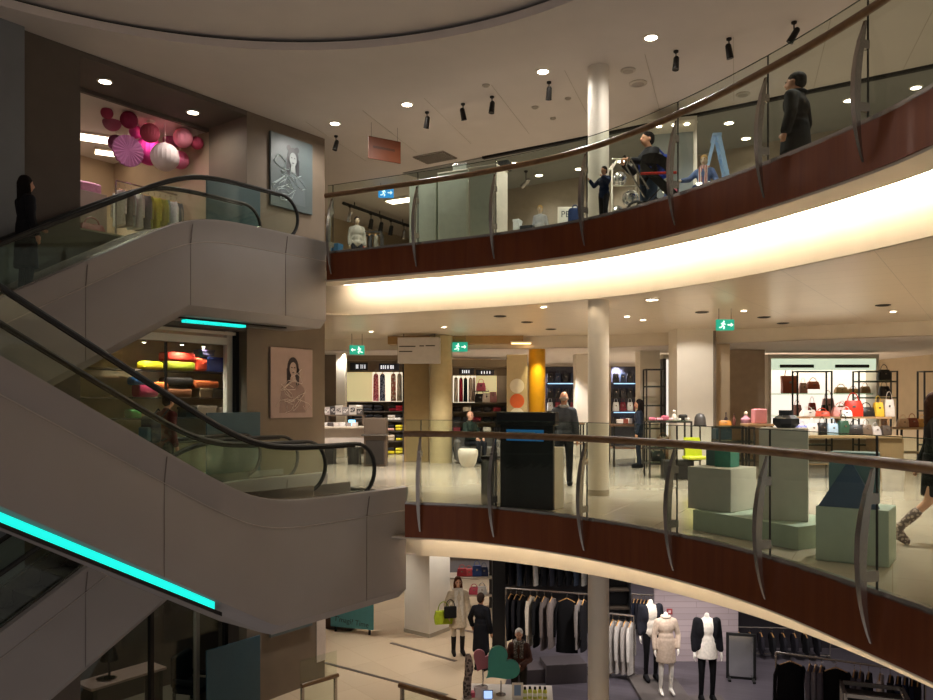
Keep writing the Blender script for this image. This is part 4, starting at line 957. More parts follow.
# low green base with two grey plinths
def quad(c0, d, L, w): d = V((d[0], d[1])).normalized(); n_ = V((-d.y, d.x)); c0 = V(c0); return [c0, c0+d*L, c0+d*L+n_*w, c0+n_*w]
o = thing('display_plinth', 'long low mint green plinth behind the railing carrying two grey blocks', 'plinth', (2.84, 9.78, 0))
bp_ = [p-V((2.84, 9.78)) for p in quad((2.84, 9.78), (.72, -1.32), 1.55, .95)]
MB().prism(bp_, 0, .25).build('block', M_MINT, o)
def block(name_label, px, Y, z, w, d, hh, rz, m):
    o = thing('display_plinth', name_label, 'plinth', (X_at(px, Y), Y, z), rz); MB().rbox((0, 0, hh/2), (w, d, hh), .008).build('block', m, o); return o
block('pale grey cube block on the mint green base, corner facing out', 722, 9.92, .25, .62, .60, .53, .72, M_PALE)
block('tall pale grey plinth with a dark vase on top, on the mint green base', 784, 9.05, .25, .52, .42, 1.05, -.42, M_PALE)
g = thing('display_plinth', 'large mint green cube block nearest the railing on the right', 'plinth', (X_at(856, 7.93), 7.93, 0), -.62); MB().rbox((0, 0, .275), (.66, .52, .55), .008).build('block', M_MINT, g)
o = thing('teal_cube', 'teal cube standing on the mint green block behind the blue pyramid', 'cube', (X_at(853, 8.02), 8.02, .55), -.62); MB().rbox((0, .08, .27), (.44, .28, .53), .008).build('block', M_TEALP, o)
o = thing('blue_pyramid', 'dark blue pyramid on the mint green block in front of the teal cube', 'pyramid', (X_at(850, 7.85), 7.85, .55), -.62)
MB().add([(-.27, -.14, 0), (.27, -.14, 0), (.27, .0, 0), (-.27, .0, 0), (0, -.02, .48)], [(3, 2, 1, 0), (0, 1, 4), (1, 2, 4), (2, 3, 4), (3, 0, 4)]).build('faces', M_NAVY, o)
o = thing('teal_cube', 'small teal cube box on the pale grey cube block', 'cube', (X_at(727, 9.92), 9.92, .78), .72); MB().rbox((0, 0, .105), (.22, .22, .21), .006).build('block', plain('#3d7f70'), o)
o = thing('grey_cube', 'small slate cube beside the teal cube on the pale grey block', 'cube', (X_at(717, 10.12), 10.12, .78), .72); MB().rbox((0, 0, .10), (.2, .2, .20), .006).build('block', plain('#56716f'), o)
o = thing('vase', 'dark faceted vase on the tall pale grey plinth', 'vase', (X_at(786, 9.05), 9.05, 1.30)); MB().lathe([(.10, 0), (.155, .05), (.155, .11), (.085, .15), (.085, .205), (.07, .205), (.07, .15)], (0, 0, 0), 8).build('body', plain('#33363c'), o)
# ---- columns of the middle floor
def rcol(name, px0, px1, Y, m, d=.6, z1=MIDZ):
    x0, x1 = X_at(px0, Y), X_at(px1, Y); return struct(name, MB().rbox(((x0+x1)/2, Y+d/2, z1/2), (x1-x0, d, z1), .01), m)
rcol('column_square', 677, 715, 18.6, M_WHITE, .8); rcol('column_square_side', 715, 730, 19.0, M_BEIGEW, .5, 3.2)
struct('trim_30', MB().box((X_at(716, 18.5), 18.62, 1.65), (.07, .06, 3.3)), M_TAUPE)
rcol('column_beige', 404, 429, 20.8, mat('tan_panel', '#8c7448', 0.5), .6); rcol('column_pale', 640, 660, 21.5, M_WHITE, .6, 3.05); rcol('column_pale_mid', 576, 592, 23, M_WHITE, .6, 3.05)
Y = 20.6; struct('column_cylinder', MB().lathe([(.30, 0), (.30, MIDZ)], (X_at(441, Y), Y, 0), 28, False), mat('beige_gloss', '#b7a67c', 0.3), True)
Y = 21.0; struct('column_yellow', MB().lathe([(.225, 0), (.225, 3.02)], (X_at(537, Y), Y, 0), 28, False), mat('yellow_gold', '#d39a1a', 0.3, .2), True)
spot('lamp', (X_at(537, Y), Y-.8, 3.0), 160, 70, .6, (1, .85, .5), target=(X_at(537, Y), Y, 1.2))
rcol('column_white_left', 336, 345, 22.5, M_WHITE, .4); rcol('wall_panel_left', 318, 336, 23.5, M_TAUPE, .4)
rcol('wall_pier_back', 730, 765, 21.2, mat('pier_beige', '#b39f88', .7), .5, 3.05)
p = thing('banner', 'cream banner with a white circle over an orange circle beside the yellow column', 'banner', (X_at(517, 20.4), 20.4, 0)); w_ = 20.4/F
MB().rbox((0, 0, 1.43), (.54, .05, 2.82), .01).build('panel', plain('#c0ab80'), p)
for py, c in ((386, '#e6dcc4'), (401, '#e0672f'), (415, '#e6dcc4')):
    o = MB().lathe([(.19, 0), (.19, .006)], (0, 0, 0), 28).build('circle', plain(c), p); o.location = (0, -.026, Z_at(py, 20.4)); o.rotation_euler = (PI/2, 0, 0)
Y = 20.0; s = thing('directory_board', 'grey white overhead board with dark lines of lettering on the beige column', 'sign', (X_at(419, Y), Y, Z_at(350.5, Y)), -.05)
MB().rbox((0, .05, 0), (1.08, .3, .66), .008).build('board', plain('#b5ada4'), s)
for x0_, x1_, z in ((-.50, -.08, .10), (-.50, -.16, -.03), (.02, .14, .11), (.18, .42, .115)):
    MB().box(((x0_+x1_)/2, -.102, z), (x1_-x0_, .006, .028)).build('lettering', plain('#3a3028'), s)
for x in (-.4, .4): MB().tube([(x, .05, .32), (x, .05, MIDZ-Z_at(350.5, Y))], .012, 6).build('hanger_rod', M_STEEL, s)
b = thing('ceiling_beam', 'warm wooden beam under the ceiling left of the yellow column', 'beam', (X_at(455, 20.6), 20.6, Z_at(341, 20.6)), -.06); MB().box((0, .3, .06), (3.6, .5, .26)).build('beam', mat('beam_tan', '#a5814f', .5), b)
# ---- seat group
s = thing('sofa', 'grey low sofa behind the white stool', 'sofa', (X_at(478, 20.5), 20.5, 0), .1)
MB().rbox((0, .05, .22), (1.1, .75, .40), .05, 0, 3).build('seat', cloth('#6a6660'), s, True); MB().rbox((0, .42, .50), (1.1, .16, .60), .05, 0, 3).build('backrest', cloth('#5d5954'), s, True)
for x in (-.53, .53): MB().rbox((x, .1, .33), (.14, .78, .54), .05, 0, 3).build('armrest', cloth('#5d5954'), s, True)
s = thing('stool', 'white tapered pot shaped stool in front of the sofa', 'stool', (X_at(468, 19.3), 19.3, 0))
MB().lathe([(.15, 0), (.21, .12), (.25, .30), (.25, .40), (.22, .44), (.20, .43)], (0, 0, 0), 24).build('body', M_WHITE, s, True)
# ---- lit clothes walls at the back left
M_BAY = emit('lit_bay', '#fff2d4', 1.0); M_BAYY = emit('lit_bay_soft', '#f2e2a8', .55); M_SHELF = plain('#4b433c')
def garment(name, label, loc, w, h, c, rz=0, group=None, d=.10, sleeves=True, hook=True, cat='garment', m=None):
    o = thing(name, label, cat, loc, rz, group); n_ = 16; secs = []
    rnd = random.Random(int(abs(loc[0]*100+loc[2]*37)))
    for t, ww, dd in ((0, .22, .5), (.03, .62, .7), (.08, .92, .9), (.25, .96, 1), (.6, 1.0, 1.05), (.9, 1.06, 1.1), (1, 1.08, 1.1)):
        ring = []
        for i in range(n_):
            a = 2*PI*i/n_; f = 1+.10*t*math.sin(3*a+rnd.random()*.6)
            ring.append((w/2*ww*math.cos(a), d/2*dd*f*math.sin(a), -h*t))
        secs.append(ring)
    b = MB().loft(secs, True).build('cloth', m or cloth(c), o, True)
    if sleeves:
        for x in (-1, 1): MB().tube([(x*w*.44, 0, -h*.05), (x*w*.56, 0, -h*.25), (x*w*.60, -.01, -h*.72)], [w*.08, w*.10, w*.075], 8, True, .8).build('sleeve', m or cloth(c), o, True)
    if hook:
        MB().tube([(-w*.4, 0, -h*.05), (0, 0, .03), (w*.4, 0, -h*.05)], .012, 6).build('hanger', mat('hanger_wood', '#b98a52', .5), o, True)
        MB().tube([(0, 0, .02), (0, 0, .07), (.02, 0, .10), (.0, 0, .125), (-.02, 0, .11)], .005, 5).build('hook', M_STEEL, o, True)
    return o
def shelf_unit(label, px0, px1, Y, ztop, bays, zlit0, zlit1, shelves, depth=.5):
    x0, x1 = X_at(px0, Y), X_at(px1, Y); cx = (x0+x1)/2; W_ = x1-x0
    o = thing('shelf_unit', label, 'shelving', (cx, Y, 0))
    MB().box((0, .27, ztop/2), (W_, .04, ztop)).build('back_panel', plain('#8a7a63'), o)
    for x in (-W_/2, W_/2): MB().box((x, 0, ztop/2), (.05, depth+.06, ztop)).build('side_panel', M_CAB, o)
    MB().box((0, 0, ztop-.12), (W_, depth, .24)).build('top_fascia', plain('#8a7a63'), o)
    for a, b_, m in bays:
        xa, xb = X_at(a, Y)-cx, X_at(b_, Y)-cx; MB().box(((xa+xb)/2, .24, (zlit0+zlit1)/2), (xb-xa, .03, zlit1-zlit0)).build('lit_panel', m, o)
    for z in shelves: MB().box((0, 0, z), (W_-.05, depth, .03)).build('shelf', M_SHELF, o)
    return o, cx
YA = 24.0
shelf_unit('left shop shelving wall with lit upper bays and folded clothes below', 345, 404, YA, Z_at(353, YA), ((346, 371, M_BAYY), (371.5, 390, M_BAY), (390.5, 403, M_BAY)), Z_at(402, YA), Z_at(372, YA), (Z_at(402, YA), Z_at(411.5, YA), Z_at(421, YA), Z_at(431, YA), Z_at(441, YA)))
YB = 25.0
shelf_unit('second shelving wall behind the seated person with lit clothes bays', 452, 509, YB, Z_at(360, YB), ((452.5, 476, M_BAY), (476.5, 497, M_BAYY), (497.5, 508, plain('#c9bfb0'))), Z_at(403, YB), Z_at(375.5, YB), (Z_at(403, YB), Z_at(412, YB), Z_at(422, YB), Z_at(432, YB)))
def shop_sign(px0, px1, py0, py1, Y, label, bg_, strokes):
    o = thing('brand_sign', label, 'sign', (X_at((px0+px1)/2, Y), Y-.29, Z_at((py0+py1)/2, Y))); w, h = X_at(px1, Y)-X_at(px0, Y), Z_at(py0, Y)-Z_at(py1, Y)
    MB().box((0, 0, 0), (w, .03, h)).build('board', plain(bg_), o)
    for a, b_ in strokes: MB().box(((a-.5)*w, -.018, 0), (b_*w, .006, h*.5)).build('letter', emit('sign_letters', '#e9ecf2', .9), o)
    return o
shop_sign(351.5, 369, 363, 371, YA, 'dark sign with a pale H like letter over the left lit bay', '#23232c', ((.36, .05), (.44, .05), (.62, .04), (.72, .03), (.84, .05)))
shop_sign(380, 400, 364, 371, YA, 'sign with white lettering over the patterned clothes', '#2e2f44', ((.12, .06), (.22, .05), (.32, .06), (.45, .06), (.6, .08), (.70, .06)))
shop_sign(459, 474, 369, 375, YB, 'left dark sign with pale lettering on the second clothes wall', '#26262e', ((.25, .06), (.38, .05), (.5, .08), (.66, .06)))
shop_sign(476, 494, 370, 375.5, YB, 'right dark blue sign on the second clothes wall', '#22222a', ((.3, .05), (.45, .04), (.6, .05), (.75, .05)))
pk = pattern('pink_print', '#d2486a', '#f0a3ac', 22); bl_ = pattern('blue_print', '#3b4a72', '#9aa6c4', 22); wp = pattern('white_print', '#f0e6dc', '#d58f88', 12)
for px, pw, m, lab in ((376, 5.5, pk, 'pink patterned garment hanging in the left shop bay'), (382.5, 5.5, bl_, 'blue patterned garment hanging beside the pink one'), (393.5, 5, wp, 'white and pink garment in the bright right bay, left one'), (399.5, 5, cloth('#efe5da'), 'white garment in the bright right bay, right one')):
    garment('hanging_garment', lab, (X_at(px, YA), YA-.02, Z_at(374, YA)), pw*YA/F, (401-374)*YA/F, '#ffffff', 0, 'garments in the left lit bays', .14, False, True, m=m)
for px, pw, c, lab in ((456, 4, '#efe8de', 'white garment at the left of the second clothes wall'), (461, 4, '#a02438', 'crimson garment second on the second clothes wall'), (465.5, 4, '#1c2b2c', 'dark green garment third on the second clothes wall'), (470.5, 4, '#c9b7a8', 'beige garment fourth on the second clothes wall'), (474, 3, '#b9a79e', 'taupe garment fifth on the second clothes wall')):
    garment('hanging_garment', lab, (X_at(px, YB), YB-.02, Z_at(378, YB)), pw*YB/F, (402-378)*YB/F, c, 0, 'garments in the second lit wall', .14, False)
def bag(name, label, loc, w, h, d, c, rz=0, handle=True, group=None, m=None, taper=.8, cat='bag'):
    o = thing(name, label, cat, loc, rz, group); m = m or mat('leather_'+c.lstrip('#'), c, .45, 0, .08, 15)
    secs = []
    for z, f, g_ in ((0, .92, 1), (.03, 1, 1.05), (.5, .97, .95), (.95, taper, .6), (1, taper*.97, .5)):
        secs.append([(w/2*f*x, d/2*g_*y, h*z) for x, y in ((-1, -.8), (-.9, -1), (.9, -1), (1, -.8), (1, .8), (.9, 1), (-.9, 1), (-1, .8))])
    MB().loft(secs, True).build('body', m, o, True)
    if handle: MB().tube([(w*.28*math.cos(PI*i/10), 0, h*.97+h*.5*math.sin(PI*i/10)) for i in range(11)], w*.03, 6).build('handle', m, o, True)
    MB().box((0, -d*.46, h*.62), (w*.16, d*.12, h*.12)).build('clasp', M_STEEL, o)
    return o
bag('handbag', 'pink bag on the shelf of the second clothes wall', (X_at(481, YB), YB-.1, Z_at(391, YB)), .30, .26, .12, '#c65a72'); bag('handbag', 'black bag below the pink one on the second clothes wall', (X_at(480, YB), YB-.1, Z_at(402.5, YB)), .34, .28, .14, '#1a1718'); bag('handbag', 'white and black bag right of the black bag on the second wall', (X_at(486.5, YB), YB-.1, Z_at(402.5, YB)), .30, .30, .14, '#cfc6c0'); bag('handbag', 'dusky rose box bag at the right of the second wall bay', (X_at(493, YB), YB-.1, Z_at(402.5, YB)), .24, .34, .14, '#8e5f62', handle=False)
MB_s = MB().box((X_at(481, YB), YB, Z_at(391.3, YB)), (.5, .4, .025))
o = MB_s.build('bay_shelf', M_SHELF); tag(o, 'small shelf board inside the right lit bay of the second wall', 'shelf')
# folded clothes: one stack item copied along the shelves
fold = thing('folded_garment', 'x', 'folded garment', (0, 0, 0)); 
MB().rbox((0, 0, .045), (.46, .36, .09), .035, 0, 3).build('cloth', cloth('#222222'), fold, True)
def folded(c, x, y, z, lab, group, sx=1.0, sz=1.0, first=[True]):
    if first[0]: r = fold; first[0] = False; r.location = (x, y, z); r['label'] = lab; r['group'] = group
    else: r = dup(fold, (x, y, z), 0, lab, group)
    r.scale = (sx, 1, sz); ch = r.children[0]
    if ch.data.users > 1: ch.data = ch.data.copy()
    ch.data.materials.clear(); ch.data.materials.append(cloth(c)); r.rotation_euler = (0, 0, .06*math.sin(x*7+z*9)); return r
ords = ('lowest', 'second from the bottom', 'third from the bottom', 'top')
rows = [(411.5, (('#7a1f26', 349), ('#e0d8d0', 359), ('#23242a', 369), ('#1d1c20', 379), ('#8c2233', 393), ('#b0283c', 400))),
        (421, (('#3a3634', 349), ('#4a4440', 359), ('#26262b', 369), ('#2b292b', 379), ('#e8e2da', 392), ('#f2eee8', 399))),
        (431, (('#2c2a2a', 369), ('#473f39', 379), ('#d8a49c', 391), ('#e1d23a', 400))),
        (441, (('#3a3633', 369), ('#302c2a', 379), ('#c9b8a4', 391), ('#e4d83c', 400))),
        (452, (('#37322f', 369), ('#2b2a2c', 379), ('#d6ca2a', 391), ('#e8dd44', 400)))]
cn_ = {'#7a1f26': 'dark red', '#e0d8d0': 'off white', '#23242a': 'black', '#1d1c20': 'black', '#8c2233': 'crimson', '#b0283c': 'red', '#3a3634': 'charcoal', '#4a4440': 'brown grey', '#26262b': 'black', '#2b292b': 'black', '#e8e2da': 'cream', '#f2eee8': 'white', '#2c2a2a': 'black', '#473f39': 'brown', '#d8a49c': 'salmon', '#e1d23a': 'yellow', '#3a3633': 'charcoal', '#302c2a': 'black', '#c9b8a4': 'beige', '#e4d83c': 'yellow', '#37322f': 'dark brown', '#2b2a2c': 'black', '#d6ca2a': 'mustard', '#e8dd44': 'lemon yellow'}
rn = ('top', 'second', 'third', 'fourth', 'bottom'); tier = ('lower', 'middle', 'upper')
for ri, (py, items) in enumerate(rows):
    base = Z_at(py, YA)+.016 if ri < 4 else .02
    for ci, (c, px) in enumerate(items):
        for j in range(2):
            cc_ = c if j == 0 else {0: '#2a2829', 1: c}[(ri+ci) % 2]
            folded(cc_, X_at(px, YA), YA-.04, base+.092*j, '%s folded garment, %s shelf, stack %d from left, %s layer, left shelving' % (cn_[c] if cc_ == c else 'black', rn[ri], ci+1, ('lower', 'upper')[j]), 'folded clothes of the left shelving', .58 if px < 385 else .5)
for ri, py in enumerate((412, 422, 432, 444)):
    base = Z_at(py, YB)+.016 if ri < 3 else .02
    for ci, px in enumerate((457, 467, 477, 487, 497, 504)):
        c = ('#1c1b1e', '#e7e1d8', '#232226', '#2a2a2e', '#6c1f2a', '#18181b')[(ri*2+ci) % 6]
        folded(c, X_at(px, YB), YB-.04, base, '%s folded garment, %s shelf of the second wall, %d from left' % ({'#e7e1d8': 'cream', '#6c1f2a': 'wine red'}.get(c, 'black'), ('top', 'second', 'third', 'bottom')[ri], ci+1), 'folded clothes of the second shelving', .56, 1.6)
# ---- counter with photo boxes in front of the left shelves
YC = 20.2
def table(label, px, Y, w, d, h, top, leg=M_STEELD, name='display_table', rz=0, shelf=None):
    o = thing(name, label, 'table', (X_at(px, Y), Y, 0), rz); MB().rbox((0, 0, h-.025), (w, d, .05), .008).build('tabletop', top, o)
    for x in (-1, 1):
        for y in (-1, 1): MB().box((x*(w/2-.04), y*(d/2-.04), (h-.05)/2), (.04, .04, h-.05)).build('leg', leg, o)
    if shelf is not None: MB().box((0, 0, shelf), (w-.06, d-.06, .025)).build('shelf', top, o)
    return o
ct = thing('counter', 'pale display counter with dark supports at the left, before the clothes shelves', 'counter', (X_at(343, YC), YC, 0))
MB().rbox((0, 0, .95), (1.25, .7, .05), .01).build('worktop', plain('#c9b9a6'), ct); MB().rbox((0, .05, .68), (1.15, .5, .48), .01).build('case', plain('#c7bab0'), ct)
for x in (-.35, .3): MB().box((x, 0, .22), (.28, .45, .44)).build('pedestal', M_CAB, ct)
ht = thing('shelf_tower', 'dark tower stand right of the pale counter at the left', 'stand', (X_at(376, 19.6), 19.6, 0)); MB().rbox((0, 0, .60), (.55, .5, 1.2), .01).build('cabinet', plain('#5a4c40'), ht); MB().box((0, -.03, .78), (.66, .56, .03)).build('shelf', M_STEEL, ht); MB().box((0, -.255, .35), (.45, .02, .6)).build('door', plain('#2d2723'), ht)
sh2 = thing('shelf_riser', 'wooden riser shelf on the pale counter at the left', 'shelf', (X_at(346, YC+.2), YC+.2, .975)); MB().box((0, 0, .28), (1.0, .3, .03)).build('board', plain('#6d5a49'), sh2)
for x in (-.46, .46): MB().box((x, 0, .13), (.04, .28, .27)).build('leg', plain('#6d5a49'), sh2)
for i, (px, c, w, h, lab) in enumerate(((327, '#b9aaa8', .2, .2, 'pale grey picture box'), (333, '#3b3433', .16, .22, 'black framed picture'), (339, '#cfc6bd', .2, .24, 'white framed picture'), (346, '#8d8481', .2, .2, 'grey picture box'), (353, '#d8d0c8', .2, .25, 'white leaning card'), (360, '#55504d', .18, .16, 'dark small box'))):
    o = thing('picture_box', lab+' on the riser shelf, item %d from the left' % (i+1), 'box', (X_at(px, YC+.15), YC+.15, 1.27), 0, 'boxes on the left counter riser'); MB().rbox((0, 0, h/2), (w, .1, h), .008).build('box', plain(c), o); MB().box((0, -.052, h/2), (w*.6, .004, h*.5)).build('picture', pattern('photo_print_%d' % (i % 3), ('#776a66', '#c8bfb9', '#403a3a')[i % 3], ('#ded6d0', '#57504f', '#b9aca6')[i % 3], 26), o)
for i, (px, c) in enumerate(((325, '#d6cdc6'), (331, '#4a4241'), (337, '#c8bcb4'), (343, '#e0d8d2'), (349, '#9a8f8a'), (355, '#d9cfc8'))):
    o = thing('carton', ('white', 'dark', 'cream', 'white', 'grey', 'pale')[i]+' low carton on the pale counter, number %d from the left' % (i+1), 'box', (X_at(px, YC-.15), YC-.15, .975), 0, 'cartons on the pale counter'); MB().rbox((0, 0, .05), (.14, .2, .10), .006).build('box', plain(c), o)
o = thing('screen', 'small bright blue screen at the right end of the pale counter', 'screen', (X_at(352, YC-.22), YC-.22, .976)); MB().rbox((0, 0, .09), (.2, .03, .18), .006).build('bezel', M_BLACK, o); MB().box((0, -.017, .09), (.17, .004, .15)).build('display', emit('screen_blue', '#7fd4ff', 2.0), o)
# ---- dark electronics wall deep behind the man and the column
YE = 28.5
M_SKY = emit('screen_sky', '#9cc8f4', 1.6)
for (px0, px1, lab) in ((546, 577, 'dark back wall display with blue lights behind the grey jacket'), (612, 640, 'dark back wall display with blue lights right of the round column')):
    x0, x1 = X_at(px0, YE), X_at(px1, YE); cx = (x0+x1)/2; o = thing('display_cabinet', lab, 'display', (cx, YE, 0)); w = x1-x0
    MB().box((0, .2, 1.45), (w, .05, 2.9)).build('back_panel', plain('#2a2a3c'), o)
    for z in (.7, 1.25, 1.75, 2.3): MB().box((0, 0, z), (w, .4, .03)).build('shelf', M_CAB, o)
    for z in (1.22, 2.27): MB().box((0, -.1, z), (w*.9, .1, .03)).build('light_strip', M_SKY, o)
    for i in range(4):
        for j, z in enumerate((.715, 1.265, 1.765, 2.315)):
            c = ('#14141a', '#1c1a20', '#e8eef6', '#20304e', '#101014', '#7a1c30')[(i*3+j*2+int(px0)) % 6]
            bag('backpack', ('black', 'charcoal', 'white', 'navy', 'jet black', 'dark red')[(i*3+j*2+int(px0)) % 6]+' bag, %s shelf, number %d of the display %s' % (('bottom', 'second', 'third', 'top')[j], i+1, 'behind the grey jacket' if px0 < 600 else 'right of the column'), (cx-w/2+(i+.5)*w/4, YE-.06, z), .22, .33, .18, c, group='bags on the dark back displays')
table('brown table left of the far column under the dark displays', 566, 22.5, 1.0, .6, 1.0, plain('#7a5a42'), shelf=.4); table('brown display counter right of the round column', 626, 19.6, .8, .7, 1.05, plain('#6b4a38'), shelf=.45)
for i, (px, c, lab) in enumerate(((620, '#d9d2c8', 'white box'), (625, '#8a4a3a', 'reddish box'), (630, '#e7dfd6', 'cream box'), (633, '#3c3a40', 'dark box'))):
    o = thing('carton', lab+' on the brown counter right of the round column', 'box', (X_at(px, 19.5), 19.5, 1.05), .2*i); MB().rbox((0, 0, .06), (.15, .15, .12+.02*i), .006).build('box', plain(c), o)
for i, (px, c, lab) in enumerate(((562, '#c9b39a', 'tan box'), (570, '#b28c70', 'brown box'))):
    o = thing('carton', lab+' on the brown table behind the grey jacket', 'box', (X_at(px, 22.4), 22.4, 1.0), .2*i); MB().rbox((0, 0, .08), (.22, .2, .16), .006).build('box', plain(c), o)
# ---- accessory tables in front of the square pillar
def rack(label, px0, px1, Y, z0, z1, d=.45, shelves=(), m=None, glass_top=False):
    x0, x1 = X_at(px0, Y), X_at(px1, Y); w = x1-x0; o = thing('display_rack', label, 'rack', ((x0+x1)/2, Y, z0)); h = z1-z0; m = m or M_CAB
    for x in (-w/2, w/2):
        for y in (-d/2, d/2): MB().box((x, y, h/2), (.035, .035, h)).build('upright', m, o)
    for z in (h-.017,)+tuple(s_-z0 for s_ in shelves):
        q = MB()
        for y in (-d/2, d/2): MB().box((0, y, z), (w, .03, .03)).build('rail', m, o)
        for x in (-w/2, w/2): MB().box((x, 0, z), (.03, d, .03)).build('rail', m, o)
        if z < h-.02 or glass_top: MB().box((0, 0, z+.02), (w, d, .014)).build('shelf', glass('shelf_glass', '#cfe0d6', .8), o)
    return o
YT = 16.6; rack('black framed glass topped accessory rack left of the square pillar', 647, 688, YT, 0, Z_at(421, YT), .5, (.30, .62), glass_top=True)
o = thing('storage_box', 'black storage box under the accessory rack by the lime seat', 'box', (X_at(676, YT-.3), YT-.4, 0)); MB().rbox((0, 0, .20), (.62, .3, .40), .02).build('box', plain('#1d1a18'), o); MB().box((0, -.155, .3), (.2, .01, .04)).build('grip', M_STEELD, o)
o = thing('chair', 'lime yellow moulded seat standing on the black box', 'chair', (X_at(690, YT-.42), YT-.42, .40), .2)
MB().loft([[(x*(.19-.02*t), -.15+.02*t+.30*max(0, t-.4)*.4+yy*.02, .05+.42*t) for x, yy in ((-1, -1), (1, -1), (1, 1), (-1, 1))] for t in (0, .3, .6, 1)], True).build('backrest', plain('#c6cf2c'), o, True)
MB().rbox((0, -.2, .06), (.42, .34, .07), .03, 0, 3).build('seat', plain('#d3da3c'), o, True); MB().rbox((0, -.2, .012), (.2, .2, .024), .005).build('foot', M_STEELD, o)
zt = Z_at(421, YT)+.012
rack('black framed rack with dark blue boxes right of the square pillar', 716, 750, YT+.2, 0, Z_at(427, YT), .5, (.35, .75), glass_top=True)
def on_rack(kind, px, w, d, h, c, lab, Y=None, z=None):
    Y = Y or YT; o = thing(kind, lab, kind.replace('_', ' '), (X_at(px, Y), Y, z if z is not None else zt)); MB().rbox((0, 0, h/2), (w, d, h), min(.02, h*.3)).build('body', plain(c), o); MB().box((0, 0, h+.004), (w*.7, d*.7, .008)).build('lid', plain(c), o); return o
for i, (px, w, h, c, lab) in enumerate(((652, .12, .06, '#d8768a', 'pink flat box first on the accessory rack'), (659, .14, .05, '#e39aa6', 'light pink flat box second on the accessory rack'), (665, .14, .10, '#cf6a80', 'rose box third on the accessory rack'), (670, .10, .05, '#e9c4c6', 'pale pink flat box fourth on the accessory rack'), (683, .16, .12, '#23221f', 'black box near the right of the accessory rack'))):
    on_rack('gift_box', px, w, .16, h, c, lab)
def cup(px, r, h, c, lab, Y=YT-.12, z=None):
    o = thing('bowl', lab, 'bowl', (X_at(px, Y), Y, z if z is not None else zt)); MB().lathe([(r*.5, 0), (r, h*.4), (r*.9, h), (r*.8, h*.95), (r*.7, h*.4)], (0, 0, 0), 16).build('body', plain(c), o, True); return o
cup(687, .05, .06, '#ece6dc', 'small white bowl at the front of the accessory rack'); cup(679, .045, .05, '#f0eae0', 'tiny white bowl beside the black box on the rack')
o = thing('hat', 'black domed hat on a white stand against the square pillar', 'hat', (X_at(700, YT+.5), YT+.5, 0)); MB().lathe([(.02, 0), (.02, 1.05), (.06, 1.08)], (0, 0, 0), 12).build('stand', M_STEEL, o, True); MB().lathe([(.13, 1.08), (.125, 1.16), (.115, 1.26), (.08, 1.33), (.02, 1.36)], (0, 0, 0), 20).build('crown', plain('#4a4643'), o, True); MB().lathe([(.14, 1.075), (.14, 1.10)], (0, 0, 0), 20).build('brim', plain('#191716'), o, True)
MB().lathe([(.20, 0), (.20, .02)], (0, 0, 0), 20).build('base', M_STEELD, o, True)
o = thing('figurine', 'small white figurine on the accessory rack', 'figurine', (X_at(674, YT+.1), YT+.1, zt)); MB().lathe([(.05, 0), (.06, .05), (.035, .13), (.02, .15)], (0, 0, 0), 14).build('body', M_WHITE, o, True); MB().ell((0, 0, .185), (.035, .035, .04)).build('head', M_WHITE, o, True)
zt2 = Z_at(427, YT)+.03; Yr = YT+.2
for px, h, c, lab in ((726, .27, '#2a1a18', 'tall dark bottle, left of the pair on the right rack'), (734, .24, '#5a2a1e', 'brown bottle, right of the pair on the right rack')):
    o = thing('bottle', lab, 'bottle', (X_at(px, Yr), Yr, zt2)); MB().lathe([(.035, 0), (.038, h*.55), (.014, h*.72), (.014, h)], (0, 0, 0), 14).build('glass_body', plain(c), o, True); MB().lathe([(.016, h*.94), (.016, h*1.04)], (0, 0, 0), 10).build('cap', M_CAB, o)
bag('clutch_bag', 'tan clutch bag lying on the right accessory rack', (X_at(725, Yr-.18), Yr-.18, zt2), .26, .11, .10, '#b3762f', handle=False)
o = thing('bust', 'pink draped display bust on the right accessory rack', 'bust', (X_at(746, Yr), Yr, zt2)); MB().lathe([(.08, 0), (.10, .06), (.11, .13), (.05, .18), (.035, .21)], (0, 0, 0), 16).build('shoulders', cloth('#c68a96'), o, True); MB().ell((0, 0, .25), (.045, .05, .055)).build('head', PLASTIC_B, o, True)
pb = table('narrow brown table beside the pink box right of the square pillar', 757, 16.2, .55, .45, 1.15, plain('#9b7b58'))
on_rack('gift_box', 759, .26, .22, .30, '#d4898e', 'pink upright box on the narrow brown table', 16.2, 1.155)
on_rack('storage_box', 722, .34, .3, .24, '#2f4854', 'slate blue box on the middle shelf of the right rack', Yr, .79); on_rack('storage_box', 730, .26, .3, .22, '#6a4a2c', 'brown box on the lower shelf of the right rack', Yr, .39)
bag('handbag', 'dark bag on the lower shelf of the left accessory rack', (X_at(657, YT), YT, .34), .3, .22, .18, '#2b2522'); bag('handbag', 'brown bag on the middle shelf of the left accessory rack', (X_at(663, YT), YT, .655), .28, .2, .18, '#7a5136')
